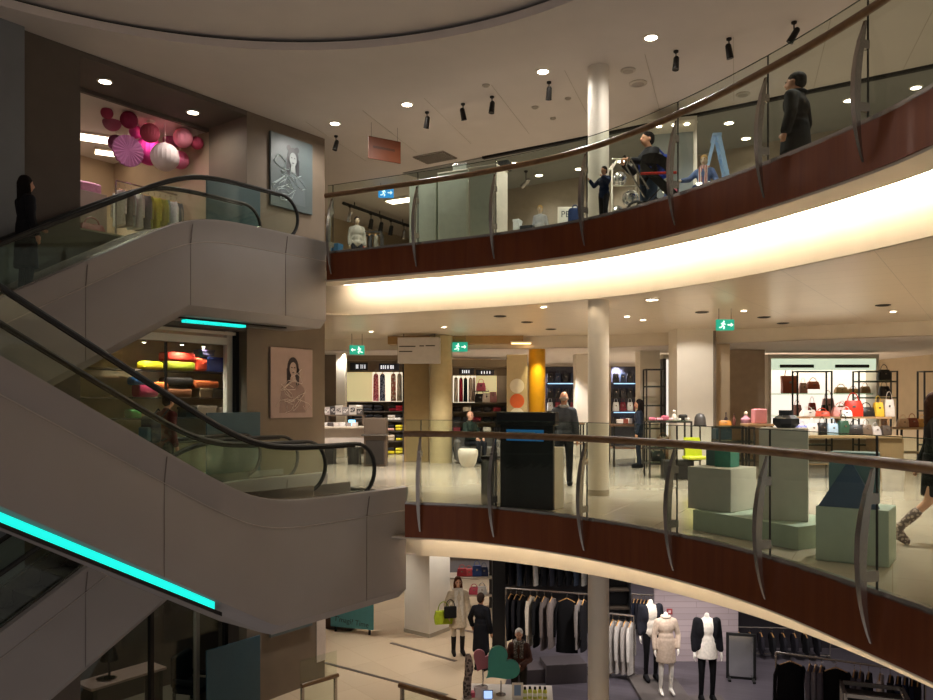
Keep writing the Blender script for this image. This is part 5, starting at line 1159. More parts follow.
# tall thin racks against the lit strips of the back wall
YK = 20.5
for px0, px1, lab in ((645, 663, 'tall thin black rack left of the square pillar'),): rack(lab, px0, px1, YK, 0, Z_at(369, YK), .35, (.9, 1.5, 2.0))
for a, b_, py0, py1 in ((662, 676, 358, 440), (731, 743, 358, 440), (766, 881, 372, 455)):
    pass
YN = 22.0
def niche(label, px0, px1, py0, py1, m=None):
    x0, x1, z0, z1 = X_at(px0, YN), X_at(px1, YN), max(.1, Z_at(py1, YN)), Z_at(py0, YN); cx = (x0+x1)/2; w = x1-x0
    o = thing('display_niche', label, 'niche', (cx, YN, 0)); MB().box((0, .4, (z0+z1)/2), (w, .04, z1-z0)).build('lit_back', m or emit('niche_glow', '#fff4e6', 1.0), o)
    for x in (-w/2, w/2): MB().box((x, .1, (z0+z1)/2), (.08, .6, z1-z0)).build('side_panel', M_CAB if w < 1 else M_WHITE, o)
    MB().box((0, .1, z1+.06), (w+.08, .6, .12)).build('top_panel', M_WHITE, o)
    MB().box((0, .1, z0-.05), (w+.08, .6, .10)).build('bottom_panel', M_WHITE, o); MB().box((0, .15, (z0-.1)/2), (w, .4, max(.02, z0-.1))).build('plinth', M_BEIGEW, o)
    return o, cx, z0, z1, w
niche('bright narrow wall niche left of the square pillar', 663, 677, 359, 436); niche('bright narrow wall niche right of the square pillar', 730, 744, 360, 436)
o, cx, z0, z1, w = niche('wide bright handbag niche in the back wall at the right', 767, 874, 359, 436)
hd = MB().box((0, -.14, z1-.16), (w, .08, .32)).build('header_panel', emit('niche_header', '#dff0d4', .75), o)
for x in (-.75, .8): MB().box((x, -.19, z1-.21), (.95, .03, .09)).build('header_slot', M_CAB, hd)
for z in (Z_at(394, YN), Z_at(416, YN)): MB().box((0, .15, z), (w-.1, .4, .03)).build('shelf', glass('shelf_glass', '#cfe0d6', .8), o)
zs1, zs2 = Z_at(394, YN)+.016, Z_at(416, YN)+.016
for px, z, w_, h_, c, lab in ((789, zs1, .42, .50, '#9a4a2a', 'large brown leather bag on the upper left of the handbag niche'), (813, zs1+.12, .34, .22, '#a8522e', 'orange brown satchel hanging high in the handbag niche'), (803, zs1, .2, .3, '#b98a76', 'dusty tan bag between the two brown bags'), (841, zs1, .36, .18, '#c9a06a', 'pale tan bag on the upper middle shelf'), (853, zs1, .28, .14, '#b58a52', 'small tan bag right of the pale tan one'), (865, zs1, .26, .2, '#8a6a3c', 'olive brown bag at the upper right of the niche'),
        (797, zs2, .24, .30, '#c98f8a', 'dusty pink bag on the lower left of the niche'), (812, zs2, .2, .36, '#b03a2c', 'red striped tote on the lower shelf'), (828, zs2, .34, .48, '#d7a5a6', 'large pink bag in the middle of the lower shelf'), (842, zs2, .26, .28, '#c7a27a', 'camel bag right of the large pink one'), (857, zs2, .34, .34, '#e6b7b4', 'pale pink bag behind the red bag'), (822, zs2, .18, .3, '#15130f', 'black bag peeping out beside the large pink one')):
    bag('handbag', lab, (X_at(px, YN+.05), YN+.05-(.16 if c == '#15130f' else 0), z), w_, h_, .18, c, group='bags in the bright niche', taper=1.1 if '#9a4a2a' == c else .8)
YR = 20.0
rack('black rod rack before the left half of the handbag niche', 795, 829, YR, 0, Z_at(371, YR), .3, (.5,)); rack('black rod rack before the right half of the handbag niche', 856, 894, YR, 0, Z_at(371, YR), .3, (.5, Z_at(398, YR), Z_at(381, YR)-.02)); rack('black rod rack at the right edge', 921, 950, YR, 0, Z_at(371, YR), .3, (.5, Z_at(411, YR)))
bag('backpack', 'black rucksack on the top shelf of the right rod rack', (X_at(884, YR), YR, Z_at(381, YR)+.01), .30, .28, .18, '#23201f'); bag('backpack', 'dark grey rucksack on the second shelf of the right rod rack', (X_at(884, YR), YR, Z_at(398, YR)+.04), .26, .26, .18, '#3a3635')
# front bag table
YF = 16.4
tb = thing('display_counter', 'long brown counter covered with bags before the handbag niche', 'counter', (X_at(838, YF), YF, 0), -.06)
MB().rbox((0, 0, .88), (2.3, .7, .06), .01).build('worktop', plain('#a58a66'), tb); MB().rbox((.95, 0, .42), (.5, .6, .85), .01).build('cabinet', plain('#8f7656'), tb); MB().rbox((-.95, 0, .42), (.4, .6, .85), .01).build('cabinet', plain('#8f7656'), tb); MB().box((0, .1, .3), (1.6, .4, .03)).build('shelf', plain('#8f7656'), tb)
rs = thing('shelf_riser', 'wooden riser on the long brown counter before the handbag niche', 'shelf', (X_at(838, YF+.15), YF+.17, .91), -.06); MB().box((0, 0, .36), (2.1, .3, .04)).build('board', plain('#b08c66'), rs)
for x in (-.98, 0, .98): MB().box((x, 0, .17), (.04, .28, .34)).build('leg', plain('#8f6c4a'), rs)
rnd = random.Random(5)
for i, (px, dz, w_, h_, c, lab) in enumerate(((791, 0, .26, .22, '#6d78b8', 'periwinkle blue bag at the left end of the counter top'), (802, 0, .2, .2, '#8b90c8', 'lilac bag second on the counter top'), (812, 0, .24, .24, '#e9e2da', 'white bag on the counter top'), (822, 0, .22, .26, '#16130f', 'black bag between white and pale blue on the counter'), (832, 0, .26, .24, '#a9c3d8', 'pale blue bag on the counter top'), (843, 0, .26, .3, '#2e4f3c', 'dark green bag on the counter top'), (855, 0, .3, .22, '#2a2521', 'black bag with shiny clasp on the counter top'), (866, 0, .22, .22, '#6b5a4a', 'taupe bag on the counter top'), (875, 0, .2, .18, '#b9b2ad', 'silver grey bag on the counter top'), (885, 0, .18, .2, '#4a4038', 'dark brown bag at the right end of the counter top'),
        (808, 1, .34, .14, '#e5e0da', 'white bag on the left of the riser'), (822, 1, .3, .12, '#d04a2c', 'vermilion flat bag on the riser'), (840, 1, .34, .2, '#d89a94', 'salmon bag on the riser'), (853, 1, .38, .34, '#d8341c', 'bright red orange bag in the middle of the riser'), (866, 1, .34, .20, '#1d1b1b', 'black bag with a white band right of the red bag'), (878, 1, .2, .3, '#e0b53a', 'golden yellow bag on the riser'), (889, 1, .2, .36, '#cfc5ba', 'cream bag at the right end of the riser'), (846, 1, .22, .14, '#f2efe9', 'small white clutch before the red bag'))):
    y = YF+(-.12 if not dz else .17)-.06*(px-838)*YF/F-(.1 if 'clutch' in lab else 0)
    bag('handbag', lab, (X_at(px, y), y, .912 if not dz else 1.292), w_, h_, .16, c, rnd.uniform(-.3, .3), group='bags on the long brown counter')
o = thing('waste_bin', 'grey white tub standing under the right end of the bag counter', 'bin', (X_at(893, 14.2), 14.2, 0)); MB().lathe([(.17, 0), (.20, .42), (.22, .46), (.20, .47)], (0, 0, 0), 20).build('body', plain('#c4bbb0'), o, True); MB().lathe([(.19, .462), (.1, .50)], (0, 0, 0), 20).build('lid', plain('#3a3531'), o, True)
# blue lit windows far right
YW = 26.0
for i, (px0, px1, py0, py1, c, s_) in enumerate(((897, 911, 377, 404, '#6fb6ff', 2.2), (912, 925, 377, 404, '#4f8ef0', 1.8), (926, 936, 380, 412, '#c9dcff', 1.2))):
    x0, x1, z0, z1 = X_at(px0, YW), X_at(px1, YW), Z_at(py1, YW), Z_at(py0, YW)
    fr = MB(); fr.box(((x0+x1)/2, YW+.05, (z0+z1)/2), (x1-x0+.1, .08, z1-z0+.1)); f_ = struct('window_%d' % (i+1), fr, plain('#2b3558'))
    g_ = MB().box(((x0+x1)/2, YW, (z0+z1)/2), (x1-x0, .03, z1-z0)).build('window_pane', emit('window_blue_%d' % i, c, s_), f_)
struct('wall_right_shop', wall_poly([(X_at(890, 26.3), 26.3), (14, 26.3)], 0, 3.05), M_BEIGEW)
tr = table('far right table with brown bags under the blue windows', 921, 18.6, 1.3, .6, 1.0, plain('#a3845f'), shelf=.4)
for px, c, w_, h_, lab in ((903, '#c7a98c', .26, .2, 'tan bag on the far right table, left'), (912, '#8a4a34', .26, .22, 'brown bag on the far right table, middle'), (922, '#d1a050', .26, .2, 'mustard bag on the far right table'), (931, '#b98f6b', .24, .24, 'camel bag at the right end of the far right table')):
    bag('handbag', lab, (X_at(px, 18.6), 18.6, 1.0), w_, h_, .16, c, group='bags on the far right table')
# ---- shop window of the middle floor in the left wall recess
TG = TW+.42
sw = thing('shop_window', 'white framed shop window full of colourful stock behind the escalators', 'shop window', W(0, TG, 0), RZU)
# local x = along s, local -y = into the shop
for x, w_ in ((-.16, .13), (3.0, .13)): MB().box((x, 0, 1.5), (w_, .12, 3.0)).build('frame_post', M_WHITE, sw)
MB().box((1.42, 0, 2.80), (3.2, .12, .14)).build('frame_head', M_WHITE, sw); MB().box((1.42, 0, .12), (3.2, .12, .22)).build('frame_sill', M_WHITE, sw)
MB().box((1.42, 0, 1.46), (3.05, .012, 2.5)).build('pane', M_GLASS, sw); MB().box((1.2, 0, 1.46), (.03, .05, 2.5)).build('mullion', M_STEELD, sw)
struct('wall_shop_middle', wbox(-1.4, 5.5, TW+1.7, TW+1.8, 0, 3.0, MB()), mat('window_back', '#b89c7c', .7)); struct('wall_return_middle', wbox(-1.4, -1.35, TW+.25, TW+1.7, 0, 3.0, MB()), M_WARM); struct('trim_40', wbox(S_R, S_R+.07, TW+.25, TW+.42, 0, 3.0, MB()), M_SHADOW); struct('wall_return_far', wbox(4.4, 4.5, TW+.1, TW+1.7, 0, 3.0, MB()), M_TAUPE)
struct('ceiling_window', wbox(-1.35, 5, TW+.26, TW+1.7, 2.92, 2.98, MB()), M_WARM)
for i, (s_, t_) in enumerate(((1.35, TW+.9), (.55, TW+.9), (-.0, TW+1.0))):
    o = thing('spotlight', ('left', 'middle', 'right')[i]+' small spotlight inside the colourful shop window', 'spotlight', W(s_, t_, 2.92), RZU, 'spotlights in the shop window')
    MB().tube([(0, 0, 0), (0, 0, -.08)], .012, 6).build('stem', M_STEEL, o); MB().lathe([(.03, -.08), (.045, -.2), (.04, -.205)], (0, 0, 0), 12).build('head', M_STEEL, o, True); MB().lathe([(.036, -.206), (.01, -.21)], (0, 0, 0), 12).build('lens', M_LENS, o)
    spot('lamp', (0, 0, -.22), 110, 130, .7, parent=o)
TS = TW+1.25
sx0, sx1 = 3.2, -.15
sf = thing('shelf_unit', 'stock shelving inside the colourful shop window', 'shelving', W(1.3, TS, 0), RZU)
for z in (.8, 1.28, 1.68, 2.21): MB().box((-.28, -.05, z), (4.0, .45, .03)).build('shelf', plain('#5b4a3c'), sf)
for x in (-2.3, 1.75): MB().box((x, -.05, 1.25), (.04, .45, 2.5)).build('side_panel', plain('#5b4a3c'), sf)
def stock(px, py, wpx, hpx, c, lab, kind='folded_textile'):
    s_ = S_at(px, TS-.1); p = W(s_, TS-.1); k_ = p.y/F; z = Z_at(py+hpx/2, p.y); sh_ = min((.815, 1.295, 1.695, 2.225), key=lambda v: abs(v-z)); sh_ = sh_ if abs(sh_-z) < .11 else z
    o = thing(kind, lab, 'textile' if kind == 'folded_textile' else 'box', (p.x, p.y, sh_), RZU, 'stock in the shop window'); w_ = wpx*k_*1.18; h_ = hpx*k_
    MB().rbox((0, 0, h_/2), (w_, .3, h_), .05 if kind == 'folded_textile' else .01, 0, 3).build('body', cloth(c) if kind == 'folded_textile' else plain(c), o, kind == 'folded_textile')
    if kind != 'folded_textile': MB().rbox((0, 0, h_-.02), (w_+.02, .32, .05), .006).build('lid', plain(c), o)
    return o
for a in ((177, 357, 28, 9, '#c22a1c', 'long red bundle on the top shelf of the shop window'), (177, 368, 28, 9, '#8a8a1e', 'olive yellow bundle under the red one in the shop window'), (198, 366, 11, 13, '#e0482a', 'orange red cushion beside the olive bundle'), (211, 365, 16, 14, '#23357a', 'royal blue box right of the orange cushion', 'gift_box'), (204, 353, 12, 6, '#3b3550', 'dark violet box above the blue one', 'gift_box'),
          (150, 367, 18, 8, '#d8c21e', 'yellow bundle at the upper left of the shop window'), (137, 381, 12, 8, '#2b62a0', 'blue bundle on the left of the shop window'), (145, 391.5, 18, 13, '#b02a56', 'magenta bundle under the blue one'), (133, 412, 10, 9, '#4f8a4a', 'green bundle at the lower left of the shop window'), (176, 382, 26, 9, '#1d1718', 'black bundle on the middle shelf of the shop window'), (176, 393, 24, 9, '#7a4a30', 'brown bundle under the black one'), (203, 384.5, 24, 8, '#b8582c', 'rust coloured bundle on the middle shelf right'), (214, 393.5, 10, 9, '#3f3a38', 'dark grey box on the lower right shelf', 'gift_box'), (202, 393.5, 12, 9, '#7d6248', 'brown box left of the dark grey one', 'gift_box'), (187, 411, 10, 10, '#15120f', 'black box low in the shop window', 'gift_box'), (203, 411, 18, 11, '#d8bfae', 'pale pink box low in the shop window', 'gift_box'), (222, 410, 10, 9, '#c0a696', 'beige box at the lower right corner of the shop window', 'gift_box'), (158, 386, 14, 8, '#c8632a', 'orange bundle left of the black one')):
    stock(*a)
# ================================================================ upper floor furnishings
M_FROST = plain('#aeb3a4')
for px0, px1, pyt, Y, lab in ((414, 443, 182, 15.5, 'shortest pale cabinet behind the upper railing, left of three'), (443, 475, 172.5, 15.1, 'middle one of three pale cabinets behind the upper railing'), (474, 503, 167.5, 14.3, 'tallest pale cabinet with a bright side behind the upper railing')):
    w = (px1-px0)*Y/F*1.06; h = Z_at(pyt, Y)-UP
    o = thing('cabinet', lab, 'cabinet', (X_at((px0+px1)/2, Y), Y+.2, UP), -.47)
    MB().rbox((0, 0, h/2), (w, .52, h), .008).build('body', M_FROST if px0 < 470 else plain('#c3bcae'), o); MB().box((0, -.262, h*.5), (w-.08, .008, h-.12)).build('door', plain('#a3a99c'), o); MB().rbox((0, 0, h+.012), (w+.02, .54, .024), .004).build('top', M_WHITE, o)
zc_ = Z_at(167.5, 14.3)+.03
o = thing('storage_box', 'small black box on top of the tallest pale cabinet', 'box', (X_at(505, 14.55), 14.6, zc_), -.47); MB().rbox((0, 0, .07), (.2, .2, .14), .01).build('box', M_BLACK, o); MB().rbox((0, 0, .15), (.21, .21, .03), .005).build('lid', M_BLACK, o)
o = thing('glass_box', 'small grey glass box on top of the middle pale cabinet', 'box', (X_at(462, 15.3), 15.3, Z_at(172.5, 15.1)+.03), -.47); MB().rbox((0, 0, .08), (.3, .22, .16), .006).build('case', plain('#8b9088'), o); MB().rbox((0, 0, .168), (.31, .23, .016), .004).build('lid', M_STEEL, o)
# framed poster with letters, blue bag before it
Y = 15.0; o = thing('framed_poster', 'white framed poster with the letters PE standing left of the child', 'poster', (X_at(568.5, Y), Y, UP), .0)
zt_ = Z_at(207, Y)-UP; MB().rbox((0, 0, zt_/2), (.42, .04, zt_), .008).build('frame', M_WHITE, o); MB().box((0, -.022, zt_/2), (.36, .004, zt_-.07)).build('print', plain('#d3cfc4'), o)
text('lettering', 'PE', .17, plain('#23262c'), o, (-.15, -.025, zt_-.20), (PI/2, 0, 0))
o = thing('school_bag', 'dark blue bag hanging in front of the white framed poster', 'bag', (X_at(575, Y-.3), Y-.3, UP+.36)); MB().rbox((0, 0, .22), (.26, .16, .46), .07, 0, 3).build('body', cloth('#1b2a4c'), o, True); MB().tube([(.05*math.cos(PI*i/8), 0, .44+.06*math.sin(PI*i/8)) for i in range(9)], .012, 6).build('handle', cloth('#1b2a4c'), o, True)
MB().box((0, 0, -.19), (.03, .03, .36)).build('stand', M_STEEL, o)
for px, w, h, c, lab in ((517.5, .12, .62, '#cfd6d8', 'white upright box right of the tallest cabinet upstairs'), (527, .26, .50, '#20242c', 'black box behind the railing beside the blond mannequin'), (335, .28, .5, '#2b5f86', 'blue display box at the left end of the upper railing')):
    Y = 14.9 if px > 400 else 16.6; o = thing('storage_box', lab, 'box', (X_at(px, Y), Y, UP), -.4); MB().rbox((0, 0, h/2), (w, .2, h), .01).build('box', plain(c), o); MB().rbox((0, 0, h-.02), (w+.01, .21, .05), .004).build('lid', plain(c), o)
# white rack with silver globes by the column
Y = 13.9; o = thing('display_rack', 'white tubular rack with silver globes right of the column upstairs', 'rack', (X_at(624, Y), Y, UP), .1)
for x in (-.27, .27):
    for y in (-.18, .18): MB().tube([(x, y, 0), (x, y, 1.25), (x*.6, y*.6, 1.42)], .018, 8).build('upright', M_WHITE, o, True)
for z in (.5, .95, 1.42): MB().tube([(-.27, -.18, z), (.27, -.18, z)], .015, 6).build('rail', M_WHITE, o)
for x, z, r in ((-.08, 1.12, .13), (.12, .78, .15), (-.12, .5, .14), (.1, 1.3, .09)):
    MB().ell((x, 0, z), (r, r, r), 18, 10).build('globe', mat('mirror_silver', '#d5d6d8', .12, .9), o, True)
# lit glass display case with a triangle picture
Y = 15.5; o = thing('display_case', 'tall white framed display case with a pink and blue triangle upstairs', 'display case', (X_at(672, Y), Y, UP), -.25); hh = Z_at(126, Y)-UP; w = .88
MB().box((0, .34, hh/2), (w, .03, hh)).build('back_panel', plain('#8f9698'), o)
for x in (-w/2, w/2):
    for y in (-.34, .34): MB().box((x, y, hh/2), (.05, .05, hh)).build('corner_post', M_WHITE, o)
MB().box((0, 0, hh), (w+.05, .74, .07)).build('top_panel', M_WHITE, o); MB().box((0, 0, .25), (w, .7, .5)).build('base', M_WHITE, o); MB().box((0, 0, .95), (w, .68, .025)).build('shelf', M_STEEL, o)
q = MB().add([(-.30, .1, .97), (.30, .1, .97), (.30, .3, .97), (-.30, .3, .97), (0, .22, 1.66)], [(3, 2, 1, 0), (0, 1, 4), (1, 2, 4), (2, 3, 4), (3, 0, 4)]); q.build('triangle', pattern('triangle_print', '#b04a66', '#48598c', 3, 'NOISE'), o)
for x in (-.25, .05, .28): MB().lathe([(.05, hh-.045), (.02, hh-.055)], (x, -.15, 0), 14).build('lamp_disc', M_LENS, o)
for x, z in ((-.1, 1.3), (.02, .9)): MB().ell((x-.05, -.2, z), (.035, .035, .035), 10, 6).build('bulb', M_LENSB, o)
# ladder
Y = 14.2; o = thing('step_ladder', 'light blue folding step ladder standing open upstairs', 'ladder', (X_at(716, Y), Y, UP), 1.35); H_ = Z_at(138, Y)-UP; mb_ = plain('#a3c8f0')
for x in (-.2, .2):
    MB().loft([[(x+sx*.02, y+sy*.035, z) for sx, sy in ((-1, -1), (1, -1), (1, 1), (-1, 1))] for y, z in ((-.42, 0), (-.03, H_))], True).build('front_rail', mb_, o)
    MB().loft([[(x*.9+sx*.018, y+sy*.03, z) for sx, sy in ((-1, -1), (1, -1), (1, 1), (-1, 1))] for y, z in ((.50, 0), (.04, H_-.05))], True).build('rear_rail', mb_, o)
for i in range(1, 6): MB().box((0, -.42+.39*i/6, H_*i/6), (.38, .09, .025)).build('tread', mb_, o)
MB().rbox((0, 0, H_), (.46, .16, .05), .01).build('top_cap', mb_, o); MB().box((0, .30, H_*.45), (.36, .02, .03)).build('brace', mb_, o)
# low black rail rack behind the man in the dark coat
rack('low black garment rack behind the ladder upstairs', 728, 758, 12.9, UP, UP+.85, .4)
o = rack('red and black clothes rail at the left end upstairs', 358, 382, 18.0, UP, UP+1.05, .4)
for i, (c, n_) in enumerate((('#a8483c', 'red'), ('#3c3a3a', 'black'), ('#8a8578', 'grey'))): garment('hanging_garment', n_+' garment on the clothes rail at the left end upstairs', (X_at(364+i*6, 18.0), 18.0, UP+1.0), .16, .62, c, PI/2*.8, 'garments on the left rail upstairs', .1, False)
# ---- upper left shop behind the lanterns
def shop_at(px, t): s_ = S_at(px, t); return W(s_, t)
def wall_panel(name, label, cat, px0, px1, py0, py1, t, m, d=.04):
    s0, s1 = S_at(px0, t), S_at(px1, t); p = W((s0+s1)/2, t); z0, z1 = Z_at(py1, p.y), Z_at(py0, p.y)
    o = thing(name, label, cat, (p.x, p.y, (z0+z1)/2), RZU); MB().box((0, 0, 0), (abs(s1-s0), d, z1-z0)).build('panel', m, o); return o, abs(s1-s0), z1-z0
o, w, h = wall_panel('orange_panel', 'orange panel on the back wall of the upper left shop', 'panel', 97, 115, 164, 190, TW+6.1, plain('#c98a2c')); MB().box((0, .03, h*.45), (w, .03, .06)).build('rim', plain('#8f5a1c'), o)
o, w, h = wall_panel('doorway_panel', 'dark brown doorway with a small lamp in the upper left shop', 'doorway', 120, 150, 160, 212, TW+6.1, plain('#3a1712')); MB().box((.05, .04, -.02), (.22, .05, .3)).build('lamp', emit('door_lamp', '#ffcf90', 2.5), o)
o, w, h = wall_panel('shop_sign', 'pale grey sign strip behind the rear escalator in the upper shop', 'sign', 178, 207, 179, 191, TW+3.2, plain('#a99d90'));
for i in range(3): MB().box((-.3+.25*i, .023, 0), (.16, .006, .06)).build('lettering', plain('#6f655b'), o)
MB().box((0, 0, h/2+.35), (.02, .02, .75)).build('hanger_rod', M_STEEL, o)
r_ = thing('clothes_rail', 'chrome clothes rail full of garments in the upper left shop', 'rail', (0, 0, 0)); a_, b_ = shop_at(116, TW+2.4), shop_at(184, TW+2.4); mid_ = (a_+b_)/2; r_.location = (mid_.x, mid_.y, UP); r_.rotation_euler = (0, 0, RZU); L_ = (a_-b_).length
MB().tube([(-L_/2, 0, 1.62), (L_/2, 0, 1.62)], .018, 8).build('rail', M_STEEL, r_)
for x in (-L_/2, L_/2): MB().tube([(x, 0, 0), (x, 0, 1.62)], .018, 8).build('upright', M_STEEL, r_); MB().box((x, 0, .02), (.05, .5, .04)).build('foot', M_STEEL, r_)
for i, (c, n_) in enumerate((('#c9c0b6', 'cream'), ('#8a8078', 'taupe'), ('#a9b0b0', 'pale grey'), ('#d8d2ca', 'white'), ('#6a6866', 'dark grey'), ('#a8a832', 'lime'), ('#b5b53c', 'yellow green'), ('#8f8f3a', 'olive'), ('#7f8a86', 'grey green'), ('#c5c8c6', 'silver'), ('#5c5f60', 'charcoal'), ('#b9bcb9', 'light grey'))):
    p = b_.lerp(a_, (11.5-i)/12); garment('hanging_garment', n_+' garment on the clothes rail of the upper left shop, number %d' % (i+1), (p.x, p.y, UP+1.44), .42, .72, c, RZU+PI/2+.25*math.sin(i*2.1), 'garments of the upper left shop', .10)
for px, py, c, lab, h in ((87, 186, '#b98aa0', 'lilac garment stack on a table at the left of the upper shop', .22), (92, 231, '#7c3a32', 'brick red bag on the floor stand of the upper left shop', .28)):
    t_ = TW+(2.0 if 'bag' in lab else 3.4); p = shop_at(px, t_); z = Z_at(py+8, p.y); st_ = thing('display_plinth', 'plinth below the '+lab.split(' on ')[0]+' upstairs', 'plinth', (p.x, p.y, UP), RZU); MB().rbox((0, 0, (z-UP)/2), (.6, .5, z-UP), .01).build('block', plain('#8f8577'), st_)
    if 'bag' in lab: bag('handbag', lab, (p.x, p.y, z), .5, h, .2, c, RZU)
    else:
        o = thing('folded_garment', lab, 'folded garment', (p.x, p.y, z), RZU); MB().rbox((0, 0, h/2), (.46, .36, h), .05, 0, 3).build('cloth', cloth(c), o, True)
q = W(1.4, TW+3.5, CZ-.2); spot('lamp', q, 160, 150, .8); q = W(1.2, TW+5, CZ-.2); spot('lamp', q, 120, 150, .8)
# ================================================================ lower floor furnishings
struct('column_lower', MB().prism([(-.95, 20.0), (-.44, 20.68), (-1.12, 21.2), (-1.63, 20.52)], LOW, -.9), M_WHITE)
struct('baseboard_lower', MB().prism([(-.95, 19.98), (-.42, 20.68), (-1.12, 21.22), (-1.65, 20.52)], LOW, LOW+.10), mat('column_foot', '#a39784', .4))
Y = 18.6; struct('column_black', MB().box((X_at(498.5, Y), Y, (LOW-.9)/2), (.30, .3, -.9-LOW)), plain('#101013'))
# teal sign board
Y = 20.4; o = thing('sign_board', 'teal board with dark handwritten lettering on the lower floor beside the escalator', 'sign', (X_at(352, Y), Y, LOW), -.32)
zb_, zt_ = Z_at(628, Y)-LOW, Z_at(598, Y)-LOW; wd = 47*Y/F
MB().rbox((0, 0, (zb_+zt_)/2+.15), (wd, .05, zt_-zb_+.3), .006).build('board', plain('#4f8f92'), o)
text('lettering', "T'magi? Time", .19, plain('#1f3436'), o, (-wd*.42, -.028, zb_+.16), (PI/2, .10, 0))
for x in (-wd*.4, wd*.4): MB().box((x, .03, zb_/2), (.05, .05, zb_+.1)).build('leg', M_STEELD, o)
o = thing('low_bench', 'dark low bench behind the teal sign board', 'bench', (X_at(341, 20.7), 20.9, LOW), -.3); MB().rbox((0, 0, .16), (.8, .5, .30), .03).build('seat', plain('#3c2418'), o); MB().box((0, 0, .02), (.7, .4, .04)).build('plinth', plain('#1d1310'), o)
def coat_rack(label, pa, pb, zr, col=M_STEEL, feet=True):
    a, b = V((pa[0], pa[1], LOW)), V((pb[0], pb[1], LOW)); m_ = (a+b)/2; rz = math.atan2(b.y-a.y, b.x-a.x); L = (b-a).length; h = zr-LOW
    o = thing('clothes_rack', label, 'rack', m_, rz); MB().tube([(-L/2, 0, h), (L/2, 0, h)], .02, 8).build('rail', col, o)
    for x in (-L/2, L/2):
        MB().tube([(x, 0, .03), (x, 0, h)], .02, 8).build('upright', col, o); MB().box((x, 0, .02), (.05, .55, .04)).build('foot', col, o)
    MB().tube([(-L/2, 0, .10), (L/2, 0, .10)], .015, 8).build('brace', col, o)
    return a, b, rz
def hang(rack_, zr, items, group, where, w=.46, d=.09, turn=1.48):
    a, b, rz = rack_
    for i, (f, c, n_, h, tn) in enumerate(items):
        p = a.lerp(b, f); tn = None if tn and tn > .8 else tn; h = min(h, zr-LOW-.155-.15); garment('hanging_coat', n_+' '+where, (p.x, p.y, zr-.155), w, h, c, rz+(turn if tn is None else tn), group, d)
zr = Z_at(590, 17.9)
R1 = coat_rack('clothes rack of coats and jackets beside the black pillar, lower floor', (X_at(506, 18.1), 18.1), (X_at(589, 17.5), 17.5), zr)
hang(R1, zr, ((.06, '#17161a', 'black jacket at the left end', 1.0, None), (.13, '#1d1b20', 'second black jacket', 1.05, None), (.20, '#141317', 'third black jacket', 1.1, None), (.30, '#d6c9b8', 'cream coat', 1.12, 1.0), (.38, '#1a191c', 'black jacket between cream and grey', 1.1, None), (.47, '#6d6260', 'taupe grey coat', 1.15, .9), (.56, '#7f7370', 'lighter grey coat', 1.1, 1.2), (.74, '#121114', 'large black coat shown face on', 1.2, .12), (.88, '#8d8482', 'pale grey coat', 1.05, 1.2), (.94, '#1c1a1e', 'black coat at the right end', 1.1, None)), 'coats on the rack by the black pillar', 'on the rack beside the black pillar')
o = thing('garment_rail_unit', 'dark back rack of hanging black clothes behind the black pillar', 'rack', (X_at(545, 22.5), 22.5, LOW)); MB().box((0, .44, 1.2), (3.2, .05, 2.4)).build('back_panel', plain('#2a2628'), o); MB().tube([(-1.55, 0, 1.9), (1.55, 0, 1.9)], .02, 8).build('rail', M_STEEL, o)
for x in (-1.55, 0, 1.55): MB().box((x, .22, 1.9), (.03, .42, .04)).build('bracket', M_CAB, o)
MB().box((0, .1, 2.36), (3.2, .62, .08)).build('light_shelf', plain('#4a5a60'), o)
for i in range(13):
    c, n_ = (('#17161b', 'black'), ('#2b2a33', 'charcoal'), ('#3a4150', 'slate'), ('#b9b2ab', 'pale grey'))[(0, 1, 0, 2, 0, 3, 0, 1, 0, 0, 2, 3, 1)[i]]
    garment('hanging_coat', n_+' garment number %d on the dark back rack of the lower floor' % (i+1), (X_at(545, 22.5)-1.4+i*.23, 22.48, LOW+1.74), .44, .95, c, 1.2, 'garments on the dark back rack', .12)
# far accessories corner
tb = table('accessory table behind the people on the lower floor', 472, 23.0, 1.5, .7, .95, plain('#c2b2a0'), shelf=.4); tb.location.z = LOW
for px, dz, w_, h_, c, lab in ((462, 0, .3, .22, '#c23440', 'red bag on the far accessory table, left'), (469, 0, .28, .2, '#e0545a', 'coral bag on the far accessory table'), (477, 0, .3, .3, '#31529a', 'blue bag on the far accessory table'), (484, 0, .26, .26, '#22305c', 'navy bag on the far accessory table'), (474, 0.4, .3, .2, '#c9465a', 'raspberry bag on the lower shelf of the far accessory table'), (482, .4, .3, .22, '#d8d3ce', 'white bag on the lower shelf of the far accessory table')):
    bag('handbag', lab, (X_at(px, 22.9), 22.9, LOW+(.95 if not dz else .415)), w_, h_, .18, c, group='bags on the far accessory table')
sw_ = thing('scarf_shelf', 'far wall shelf with coloured scarves on the lower floor', 'shelf', (X_at(475, 26.5), 26.5, LOW)); MB().box((0, .15, 1.3), (3.0, .05, 2.6)).build('back_panel', plain('#7c7a80'), sw_)
for z in (1.0, 1.5, 2.0): MB().box((0, 0, z), (3.0, .3, .03)).build('shelf', M_CAB, sw_)
for i, (c, n_) in enumerate((('#1f6d78', 'teal'), ('#e04a50', 'red'), ('#c9ced6', 'silver'), ('#7d8fa8', 'grey blue'), ('#d7d2cc', 'white'), ('#3c4f8c', 'blue'), ('#efc4c8', 'pink'))):
    garment('hanging_scarf', n_+' scarf hanging on the far wall shelf of the lower floor', (X_at(475, 26.5)-1.25+i*.4, 26.3, LOW+2.0), .3, .55, c, 0, 'scarves on the far wall', .08, False, False, 'scarf')
